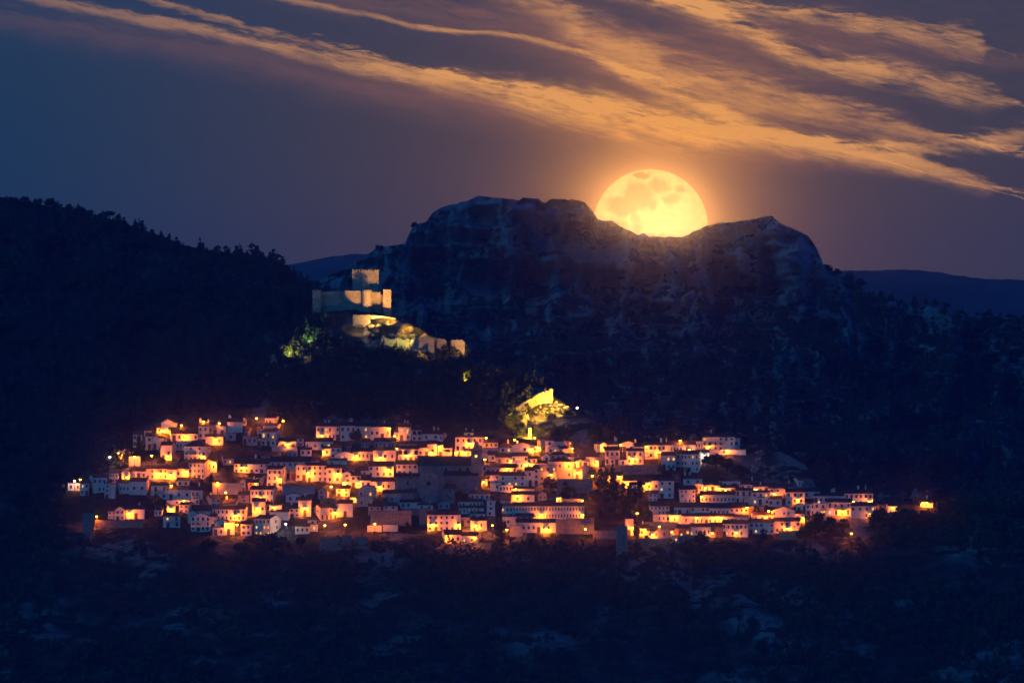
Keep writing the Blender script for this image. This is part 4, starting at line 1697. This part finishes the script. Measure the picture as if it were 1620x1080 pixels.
# ------------------------------------------------------------------ floodlights
FLOODS = [  # photo pixel of the fixture, distance, target pixel + distance, power, half angle, colour, label
    (607, 513, DC - 9, 586, 452, DC + 14, 8000, 26, (1, .47, .12), 'floodlight at the foot of the castle terrace aimed at the keep'),
    (617, 511, DC - 5, 606, 480, DC + 8, 2600, 65, (1, .44, .07), 'floodlight close under the square castle tower'),
    (567, 521, DC - 13, 572, 506, DC - 4, 420, 60, (1, .62, .16), 'floodlight below the castle bastion'),
    (528, 498, DC - 9, 499, 470, DC + 13, 150, 26, (.75, .80, .55), 'dim floodlight facing the castle\'s left corner tower'),
    (636, 498, DC - 9, 668, 531, float(D_hill(668, 531)), 2600, 66, (1, .50, .03), 'floodlight at the end of the castle terrace shining down over the crag'),
    (648, 540, float(D_hill(648, 540)) - 9, 612, 524, float(D_hill(610, 528)), 1100, 60, (.85, .75, .14), 'floodlight shining up the greenish rocks under the bastion'),
    (738, 552, float(D_hill(738, 552)) - 8, 706, 543, float(D_hill(698, 553)), 800, 60, (1, .46, .12), 'floodlight beside the right-hand ruins'),
    (594, 512, DC - 8, 580, 480, DC + 8, 900, 60, (1, .50, .12), 'second floodlight under the terrace, facing the round tower'),
    (668, 562, float(D_hill(668, 562)) - 7, 668, 545, float(D_hill(668, 553)) - 1, 420, 60, (1, .46, .10), 'floodlight in front of the widest ruined rampart'),
    (734, 602, float(D_hill(734, 602)) - 3, 734, 585, float(D_hill(734, 585)), 1500, 60, (1, .72, .02), 'floodlight under the yellow tree on the castle slope'),
    (453, 558, float(D_hill(453, 558)) - 4, 468, 549, float(D_hill(470, 554)), 1300, 60, (1, .85, .18), 'floodlight at the left end of the castle hill'),
    (492, 540, float(D_hill(492, 540)) - 5, 482, 515, float(D_hill(484, 525)), 900, 45, (.60, .95, .22), 'greenish floodlight under the pine left of the castle'),
    (546, 549, float(D_hill(546, 549)) - 2, 539, 538, float(D_hill(538, 546)), 260, 60, (1, .45, .12), 'small floodlight at the wall stub under the turret'),
    (838, 690, float(D_hill(838, 690)) - 4, 834, 668, float(D_hill(834, 672)), 3000, 70, (1, .52, .03), 'floodlight at the bottom of the town wall'),
    (850, 656, float(D_hill(850, 656)) - 7, 832, 645, float(D_hill(830, 650)), 1300, 70, (1, .50, .03), 'floodlight inside the bend of the town wall'),
    (812, 668, float(D_hill(812, 668)) - 6, 826, 655, float(D_hill(826, 656)), 1800, 60, (1, .52, .03), 'floodlight outside the left bend of the town wall'),
    (868, 659, float(D_hill(868, 659)) - 5, 846, 652, float(D_hill(846, 652)), 600, 42, (1, .55, .03), 'left of the two floodlights raking the rocky slope'),
    (868, 640, float(D_hill(868, 640)) - 7, 862, 627, float(D_hill(862, 630)), 2500, 70, (1, .50, .03), 'floodlight below the turret end of the town wall'),
    (894, 652, float(D_hill(894, 652)) - 5, 868, 643, float(D_hill(868, 643)), 1500, 42, (1, .55, .03), 'right of the two floodlights raking the rocky slope'),
    (913, 645, float(D_hill(913, 645)) - 5, 885, 630, float(D_hill(885, 634)), 9000, 30, (1, .60, .12), 'white dazzling floodlight at the right end of the rocky slope'),
]
fb = MB(); fb.box(-.25, .25, -.15, .15, -.2, .2); fb.cyl(0, 0, -7.0, -.2, .10, .06, 6)
FM = fb.mesh('housing_on_mast', [M['metal']])
gb = MB(); gb.face([(-.2, .16, -.15), (.2, .16, -.15), (.2, .16, .15), (-.2, .16, .15)])
GM = gb.mesh('lens', [M['lamp']]); GW = gb.mesh('lens', [M['lampwhite']])
for (x, y, D, tx, ty, tD, pw, ang, colr, lab) in FLOODS:
    p, t = P(x, y, D), P(tx, ty, tD)
    r = root('floodlight', p)
    d = (t - p)
    r.rotation_euler = (0, 0, math.atan2(d.y, d.x) - math.pi / 2)
    link('housing', FM, r)
    link('lens', GW if 'white' in lab else GM, r)
    l = bpy.data.lights.new('flood_beam', 'SPOT')
    l.energy = pw * FLOOD_K
    l.color = colr
    l.spot_size = R(ang * 2)
    l.spot_blend = 0.5
    l.shadow_soft_size = 0.15
    lo = link('flood_beam', l, r, (0, .35, 0))
    loc = Matrix.Rotation(-r.rotation_euler.z, 3, 'Z') @ d
    lo.rotation_euler = (-loc).to_track_quat('Z', 'Y').to_euler()
    tag(r, lab, 'floodlight', 'floodlights of the castle and town wall')
bw = MB(); bw.cyl(0, 0, -.3, .3, .3, .3, 8)
r = root('lamp_globe', P(913, 645, float(D_hill(913, 645)) - 5.6)); bw.build('globe', M['lampwhite'], r)
tag(r, 'bright white lamp at the right end of the floodlit slope', 'street lamp')


# ------------------------------------------------------------------ rocks of the crag
def boulder_mesh(seed):
    key = ('boulder', seed)
    if key not in UNIT:
        r = np.random.default_rng(seed)
        b = MB()
        nu, nv = 18, 10
        V = []
        for j in range(nv + 1):
            th = math.pi * j / nv
            for i in range(nu):
                ph = 2 * math.pi * i / nu
                V.append((math.sin(th) * math.cos(ph), math.sin(th) * math.sin(ph), math.cos(th)))
        V = np.array(V)
        dirs = r.normal(size=(14, 3)); dirs /= np.linalg.norm(dirs, axis=1)[:, None]
        lim = r.uniform(.55, .95, 14)
        s = np.ones(len(V))
        dp = V @ dirs.T
        for q in range(14):
            s = np.where(dp[:, q] * s > lim[q], lim[q] / np.maximum(dp[:, q], 1e-3), s)
        V = V * s[:, None] * (1 + .06 * r.normal(size=len(V))[:, None])
        F = [(j * nu + i, (j + 1) * nu + i, (j + 1) * nu + (i + 1) % nu, j * nu + (i + 1) % nu) for j in range(nv) for i in range(nu)]
        b.poly([tuple(v) for v in V], F)
        UNIT[key] = b.mesh('boulder', [M['crag']])
    return UNIT[key]


M['crag'] = material('crag_limestone', (0.14, 0.115, 0.085), (0.36, 0.31, 0.24), 0.5, 0.95, 0.7, 1.6)
ROCKS = []
for k in range(64):
    f = random.random()
    x = 566 + 124 * f
    y0 = float(hill_top(x)) + 4 + (11 if x < 628 else 0)
    ROCKS.append((x, random.uniform(y0, max(y0 + 4, 553 - 26 * abs(f - .6))), random.uniform(5, 13)))
for k in range(34):
    f = random.random()
    ROCKS.append((838 + 55 * f, 652 + random.uniform(-14, 8) + 2 * f, random.uniform(3, 6)))
for k in range(16):
    f = random.random()
    ROCKS.append((872 + 38 * f, 628 + 24 * f + random.uniform(-1, 4), random.uniform(2.5, 5)))
for k in range(12):
    ROCKS.append((random.uniform(425, 455), random.uniform(562, 600), random.uniform(7, 14)))
for k in range(24):
    f = random.random()
    ROCKS.append((1190 + 95 * f, float(hill_top(1190 + 95 * f)) + random.uniform(3, 40), random.uniform(6, 15)))
groups = {}
for n, (x, y, s) in enumerate(ROCKS):
    D = float(D_hill(x, y))
    sc = s * S * D / 2
    mat = Matrix.Translation(P(x, y, D)) @ Matrix.Rotation(random.uniform(0, 6.28), 4, 'Z') @ Matrix.Diagonal((sc * random.uniform(.9, 1.6), sc * random.uniform(.9, 1.3), sc * random.uniform(.6, 1.0), 1))
    key = 'left shoulder' if x < 460 else ('crag' if x < 700 else ('slope' if x < 930 else 'cliff'))
    b = groups.setdefault(key, MB())
    src = boulder_mesh(n % 7)
    b.poly([tuple(mat @ v.co) for v in src.vertices], [tuple(q.vertices) for q in src.polygons])
for key, b in groups.items():
    o = b.build('rock_outcrop', M['crag'])
    o['kind'] = 'structure'


# ------------------------------------------------------------------ trees
def leaf_cloud(lobes, n, size, seed, droop=0.0):
    """n leaf sprays spread through the volume of ellipsoid lobes (x, y, z, rx, ry, rz) of a crown one metre tall"""
    r = np.random.default_rng(seed)
    vol = np.array([l[3] * l[4] * l[5] for l in lobes]) ** .7
    pick = r.choice(len(lobes), n, p=vol / vol.sum())
    L = np.array(lobes)[pick]
    d = r.normal(size=(n, 3)); d /= np.linalg.norm(d, axis=1)[:, None]
    c = L[:, :3] + d * L[:, 3:] * (r.uniform(0, 1, n) ** .45)[:, None]
    s = size * r.uniform(.6, 1.4, n)
    u = r.normal(size=(n, 3)); u /= np.linalg.norm(u, axis=1)[:, None]
    w = np.cross(u, r.normal(size=(n, 3))); w /= np.linalg.norm(w, axis=1)[:, None]
    u, w = u * s[:, None], w * s[:, None] * .7
    V = np.stack([c - u * .5, c + w * .5, c + u * .6, c - w * .5], 1)
    return V.reshape(-1, 3)


CROWNS = {
    'round': [(0, 0, .62, .36, .36, .34), (-.18, .05, .45, .22, .25, .2), (.2, -.05, .48, .24, .22, .22), (.05, .1, .82, .2, .2, .16)],
    'umbrella': [(0, 0, .78, .5, .45, .17), (-.25, 0, .68, .26, .26, .13), (.28, .05, .70, .26, .24, .13)],
    'cypress': [(0, 0, .5, .11, .11, .48), (0, 0, .3, .14, .14, .28), (.02, 0, .7, .08, .08, .26)],
    'conifer': [(0, 0, .22, .34, .34, .10), (0, 0, .40, .27, .27, .11), (0, 0, .57, .20, .20, .11), (0, 0, .73, .13, .13, .11), (0, 0, .88, .06, .06, .12)],
    'scrub': [(0, 0, .45, .5, .45, .42), (-.3, 0, .35, .3, .3, .3), (.3, .1, .38, .3, .3, .3)],
}
TREE_MESH = {}
def tree_meshes(kind, var):
    key = (kind, var)
    if key not in TREE_MESH:
        r = random.Random(hash(kind) % 1000 + var)
        lob = [tuple(a + r.uniform(-.05, .05) * (i < 3) for i, a in enumerate(l)) for l in CROWNS[kind]]
        V = leaf_cloud(lob, 520, {'cypress': .09, 'conifer': .10}.get(kind, .13), sum(map(ord, kind)) + var * 31)
        me = bpy.data.meshes.new('crown')
        me.from_pydata([tuple(v) for v in V], [], [(4 * k, 4 * k + 1, 4 * k + 2, 4 * k + 3) for k in range(len(V) // 4)])
        me.materials.append(M['leaf'] if kind in ('round', 'scrub') else M['pine'])
        b = MB()
        top = {'umbrella': .7, 'round': .55}.get(kind, .8)
        b.cyl(0, 0, -.12, top * .6, .035, .022, 7); b.cyl(0, 0, top * .6, top, .022, .008, 6)
        if kind in ('round', 'umbrella'):
            for k in range(4):
                a = k * 1.6 + .3
                e = (math.cos(a) * .24, math.sin(a) * .24, top + .08)
                s0 = (0, 0, top * .55)
                b.poly([(s0[0] - .012, s0[1], s0[2]), (s0[0] + .012, s0[1], s0[2]), (s0[0], s0[1] + .014, s0[2] + .01), e], [(0, 1, 3), (1, 2, 3), (2, 0, 3)])
        TREE_MESH[key] = (me, b.mesh('trunk', [M['bark']]))
    return TREE_MESH[key]


TREES = '''
R 20 330 24 26 round
R 39 328 22 24 round
R 60 326 18 18 round
R 80 326 18 20 round
R 108 332 14 14 round
R 126 336 16 20 round
R 139 340 13 16 round
R 159 346 13 18 round
R 173 347 20 22 umbrella
R 196 354 10 9 conifer
R 214 360 14 9 conifer
R 225 363 12 10 conifer
R 240 371 14 11 round
R 255 377 12 11 conifer
R 268 383 15 10 conifer
R 280 390 16 15 conifer
R 300 398 10 10 conifer
R 316 402 18 18 conifer
R 336 405 16 25 round
R 348 405 10 10 conifer
R 362 406 12 11 conifer
R 391 405 10 10 conifer
R 413 410 16 12 round
R 427 411 14 10 conifer
R 487 457 15 12 round
R 512 466 16 14 round
M 600 400 13 16 round
M 656 364 13 12 round
M 1309 434 16 20 round
M 1325 438 14 14 round
M 1345 450 19 18 round
M 1362 456 16 20 round
M 1393 475 16 11 conifer
M 1410 477 15 16 conifer
M 1425 482 10 10 conifer
M 1447 483 17 14 conifer
M 1465 482 11 9 conifer
M 1479 485 14 16 conifer
M 1497 490 12 14 round
M 1520 500 10 16 round
M 1560 503 10 22 round
M 1600 506 10 20 round
H 563 702 22 24 round
H 707 722 13 17 umbrella
H 948 776 38 11 cypress
H 958 782 46 11 cypress
H 937 766 24 20 round
H 967 792 56 14 cypress
H 975 802 46 13 cypress
H 984 806 44 14 cypress
H 994 806 42 12 cypress
H 1003 800 34 12 cypress
H 1012 790 32 11 cypress
H 955 806 30 24 round
H 940 800 26 22 round
H 1000 822 28 22 round
H 972 822 34 24 round
H 950 828 24 24 round
H 788 853 66 13 cypress
H 797 856 34 10 cypress
H 1024 832 40 20 conifer
H 1007 853 32 10 cypress
H 644 842 18 16 conifer
H 604 840 12 4 cypress
H 631 841 12 4 cypress
H 1108 866 26 24 round
H 1090 868 16 18 round
H 1132 868 14 18 scrub
H 1160 868 16 20 scrub
H 1208 856 22 16 conifer
H 1290 856 46 34 round
H 1272 860 30 24 round
H 1313 854 38 28 round
H 1335 840 20 20 round
H 1392 834 34 28 round
H 1415 838 30 26 round
H 1440 842 36 34 round
H 1466 836 28 26 round
H 1488 816 26 16 conifer
H 1500 822 24 24 round
H 1532 822 30 28 round
H 1560 824 36 32 round
H 1596 826 36 36 round
H 334 762 13 11 conifer
H 219 712 26 9 cypress
H 226 716 20 10 round
H 256 738 16 16 round
H 205 690 8 6 round
H 245 800 20 30 scrub
H 262 806 14 20 scrub
H 248 856 22 28 round
H 275 862 18 24 scrub
H 395 864 18 18 round
H 428 868 26 34 round
H 447 872 24 26 round
H 476 866 20 18 round
H 380 872 18 26 scrub
H 330 866 18 28 scrub
H 870 776 28 26 scrub
H 896 784 24 22 conifer
H 905 782 14 14 scrub
H 1133 742 26 30 round
H 1150 746 22 26 round
H 1118 738 18 18 round
H 1170 752 22 26 scrub
H 1045 750 14 13 round
H 1061 746 9 9 scrub
H 1084 748 12 12 scrub
H 1160 775 14 22 scrub
H 1197 816 16 12 round
H 1166 834 10 9 scrub
H 500 806 18 20 scrub
H 596 806 22 18 scrub
H 612 798 24 14 cypress
H 655 800 14 16 scrub
H 735 798 18 20 round
H 725 790 14 14 round
H 420 742 10 18 scrub
H 398 756 12 14 scrub
H 484 534 34 14 conifer
H 735 600 24 14 round
H 748 596 16 14 round
H 470 542 16 14 scrub
H 508 545 26 20 round
H 524 552 22 20 round
H 833 612 24 14 conifer
H 846 612 26 12 conifer
H 858 618 22 12 conifer
H 822 618 30 14 conifer
H 812 632 34 16 conifer
H 800 640 36 18 round
H 806 662 34 20 round
H 818 690 26 14 cypress
H 825 688 22 12 cypress
H 848 700 10 12 scrub
H 872 664 14 16 scrub
H 545 640 24 18 conifer
H 690 640 24 18 round
H 760 640 28 18 conifer
H 640 640 24 20 round
H 1060 694 18 18 scrub
H 1010 700 18 18 scrub
H 880 692 18 22 scrub
H 940 694 26 20 scrub
H 960 694 22 18 scrub
'''
SURF = {'H': (D_hill, hill_noise), 'R': (D_ridge, lambda x, y: -26 * fbm(np.asarray(x) / 120, np.asarray(y) / 80, 6, 91, 0.5, True) + 12), 'M': (D_mount, mount_noise)}


def surf_point(s, x, y):
    Df, nf = SURF[s]
    D = Df(np.atleast_1d(x), np.atleast_1d(y)) + nf(np.atleast_1d(x), np.atleast_1d(y))
    return float(D[0])


tree_items = {'H': [], 'R': [], 'M': []}
for n, line in enumerate(TREES.strip().splitlines()):
    s, x, y, hp, wp, kind = line.split()
    x, y, hp, wp = float(x), float(y), float(hp), float(wp)
    D = surf_point(s, x, y)
    if s == 'R' and kind in ('round', 'umbrella'): y += 5
    if s == 'H' and 640 < y < 870: D = float(D_hill(x, y))
    r = root({'round': 'broadleaf_tree', 'umbrella': 'umbrella_pine', 'cypress': 'cypress_tree', 'conifer': 'pine_tree', 'scrub': 'bush'}[kind], P(x, y, D), random.uniform(0, 6.28))
    cm, tm = tree_meshes(kind, n % 3)
    hgt = hp * S * D
    natural = {'round': .8, 'umbrella': 1.05, 'cypress': .28, 'conifer': .66, 'scrub': 1.15}[kind]
    wid = wp * S * D / natural
    for nm, me_ in (('crown', cm), ('trunk', tm)):
        o = link(nm, me_, r); o.scale = (wid, wid, hgt)
    tree_items[s].append((r, x, y, kind))
KN = {'round': 'dark broadleaf tree', 'umbrella': 'umbrella pine', 'cypress': 'slim dark cypress', 'conifer': 'pointed dark pine', 'scrub': 'low bush'}
def tree_labels(items, where, group):
    by = {}
    for it in items: by.setdefault(it[3], []).append(it)
    for kd, its in by.items():
        its.sort(key=lambda i: i[1])
        for n, it in enumerate(its):
            tag(it[0], f'{KN[kd]}, number {n + 1} from left {where}' if False else f'{KN[kd]}, {ORDN(n)} from left {where}', 'bush' if kd == 'scrub' else 'tree', group)
TENS = {10: 'tenth', 20: 'twentieth'}
def ORDN(n):
    L = ORD + ['fourteenth', 'fifteenth', 'sixteenth', 'seventeenth', 'eighteenth', 'nineteenth', 'twentieth', 'twenty-first', 'twenty-second', 'twenty-third', 'twenty-fourth', 'twenty-fifth', 'twenty-sixth']
    return L[n]
tree_labels(tree_items['R'], 'on the crest of the left ridge', 'trees on the skyline of the left ridge')
tree_labels(tree_items['M'], 'on the skyline of the rocky mountain', 'trees on the skyline of the rocky mountain')
hi = [t for t in tree_items['H'] if t[2] < 660]
lo_ = [t for t in tree_items['H'] if t[2] >= 660]
tree_labels(hi, 'on the castle hill', 'trees on the castle hill')
for c in sorted({zone(t[1], t[2])[0] for t in lo_}):
    tree_labels([t for t in lo_ if zone(t[1], t[2])[0] == c], COLS[c][2], 'trees and bushes among the houses')
for it in hi:
    if (it[1], it[2]) == (484, 534): tag(it[0], 'pine lit green by a floodlight left of the castle', 'tree', 'trees on the castle hill')
    if (it[1], it[2]) == (735, 600): tag(it[0], 'small tree lit bright yellow below the right end of the castle ruins', 'tree', 'trees on the castle hill')


# woods that read as one mass
def woods(name, s, n, x0, x1, yfun, mask, size, seed, mat, kinds):
    r = np.random.default_rng(seed)
    Df, nf = SURF[s]
    x = r.uniform(x0, x1, n * 3)
    ya, yb = yfun(x)
    y = ya + (yb - ya) * r.uniform(0, 1, n * 3)
    keep = mask(x, y) > r.uniform(0, 1, n * 3)
    if s == 'H':    # not inside houses, walls or lanes
        inv = (y > 668) & (y < 846) & (x > 100) & (x < 1480) & (seed not in (16, 17))
        keep &= ~inv
    x, y = x[keep][:n], y[keep][:n]
    D = Df(x, y) + nf(x, y)
    base = np.stack([(x - 810) * S * D, D, (540 - y) * S * D], -1)
    protos = [leaf_cloud(CROWNS[k], 44, .24 if k != 'cypress' else .16, seed + i) for i, k in enumerate(kinds)]
    hgt = size[0] + (size[1] - size[0]) * r.uniform(0, 1, len(x)) ** 1.7
    wid = hgt * r.uniform(.8, 1.25, len(x))
    ang = r.uniform(0, 6.28, len(x))
    pk = r.integers(0, len(protos), len(x))
    out = []
    for k, pr in enumerate(protos):
        i = np.where(pk == k)[0]
        if not len(i): continue
        c, s_ = np.cos(ang[i])[:, None], np.sin(ang[i])[:, None]
        X_ = (pr[None, :, 0] * c - pr[None, :, 1] * s_) * wid[i][:, None]
        Y_ = (pr[None, :, 0] * s_ + pr[None, :, 1] * c) * wid[i][:, None]
        Z_ = (pr[None, :, 2] - .08) * hgt[i][:, None]
        out.append((np.stack([X_, Y_, Z_], -1) + base[i][:, None]).reshape(-1, 3))
    V = np.concatenate(out)
    nf_ = len(V) // 4
    me = bpy.data.meshes.new(name)
    me.vertices.add(len(V)); me.vertices.foreach_set('co', V.reshape(-1).astype(np.float32))
    me.loops.add(len(V)); me.loops.foreach_set('vertex_index', np.arange(len(V), dtype=np.int32))
    me.polygons.add(nf_); me.polygons.foreach_set('loop_start', np.arange(0, len(V), 4, dtype=np.int32))
    me.update(calc_edges=True)
    me.materials.append(M[mat])
    o = link(name, me); o['kind'] = 'stuff'
    tag(o, {'H': 'dark scrub and trees covering the slopes round the village', 'R': 'dark pine wood covering the left ridge', 'M': 'dark scattered trees covering the lower flanks of the mountain'}[s], 'woods')
    return o


def m_front(x, y):
    v = fbm(x / 130, y / 75, 4, 301) + .45 * fbm(x / 40, y / 26, 3, 310)
    rock = np.exp(-(((x - 1010) / 75) ** 2 + ((y - 1040) / 55) ** 2)) + .8 * np.exp(-(((x - 620) / 60) ** 2 + ((y - 965) / 45) ** 2)) \
        + .7 * np.exp(-(((x - 150) / 110) ** 2 + ((y - 950) / 60) ** 2)) + .5 * np.exp(-(((x - 1480) / 70) ** 2 + ((y - 910) / 25) ** 2)) + .4 * np.exp(-(((x - 560) / 70) ** 2 + ((y - 880) / 20) ** 2))
    return np.clip(.62 + 1.5 * v - 1.3 * rock, .02, 1)


woods('woods', 'H', 3600, -60, 1690, lambda x: (np.maximum(hill_top(x) + 4, 862), x * 0 + 1110), m_front, (1.6, 5.2), 11, 'leaf', ['round', 'scrub', 'scrub', 'conifer'])
woods('woods', 'H', 1300, 425, 985, lambda x: (hill_top(x) + 9 + 40 * (np.abs(x - 610) < 90), x * 0 + 670),
      lambda x, y: np.clip(.75 + 1.2 * fbm(x / 40, y / 30, 3, 5) - 1.0 * ((x > 836) & (x < 925)) - 2.0 * ((x > 565) & (x < 745) & (y < 557)), 0.0, 1), (2.2, 5.5), 12, 'pine', ['round', 'conifer', 'scrub'])
woods('woods', 'R', 3800, -60, 620, lambda x: (ridge_top(x) + 4 + 3 * (x < 190), x * 0 + 800), lambda x, y: np.clip(.8 + 1.4 * fbm(x / 60, y / 40, 4, 6) - .6 * np.exp(-(((x - 420) / 35) ** 2 + ((y - 435) / 22) ** 2)), .04, 1),
      (1.4, 6.5), 13, 'pine', ['round', 'conifer', 'round'])
woods('woods', 'M', 4200, 480, 1690, lambda x: (mount_top(x) + 8 + 108 * ((x > 640) & (x < 1300)), x * 0 + 800),
      lambda x, y: np.clip(-.25 + (y - mount_top(x)) / 260 + np.clip((x - 1290) / 60, 0, 1) * .7 + np.clip((660 - x) / 60, 0, 1) * .5 + 1.9 * fbm(x / 70, y / 45, 4, 16), .0, 1), (3.0, 7.0), 14, 'pine', ['round', 'conifer', 'round'])
woods('woods', 'M', 160, 640, 1300, lambda x: (mount_top(x) + 30, mount_top(x) + 110), lambda x, y: np.clip(.1 + 1.6 * fbm(x / 50, y / 30, 3, 26), 0, 1), (2.0, 4.5), 15, 'pine', ['round', 'scrub'])
woods('woods', 'H', 420, -100, 215, lambda x: (hill_top(x) + 3, x * 0 + 868), lambda x, y: np.where((x > 100) & (y > 700 + (215 - x) * .1) & (y > 742), 0.0, .95), (2.5, 6.5), 16, 'leaf', ['round', 'scrub', 'conifer'])
woods('woods', 'H', 420, 1385, 1700, lambda x: (hill_top(x) + 2, x * 0 + 868), lambda x, y: np.where((x < 1480) & (y < 822), 0.0, .95), (2.5, 6.5), 17, 'leaf', ['round', 'scrub', 'conifer'])
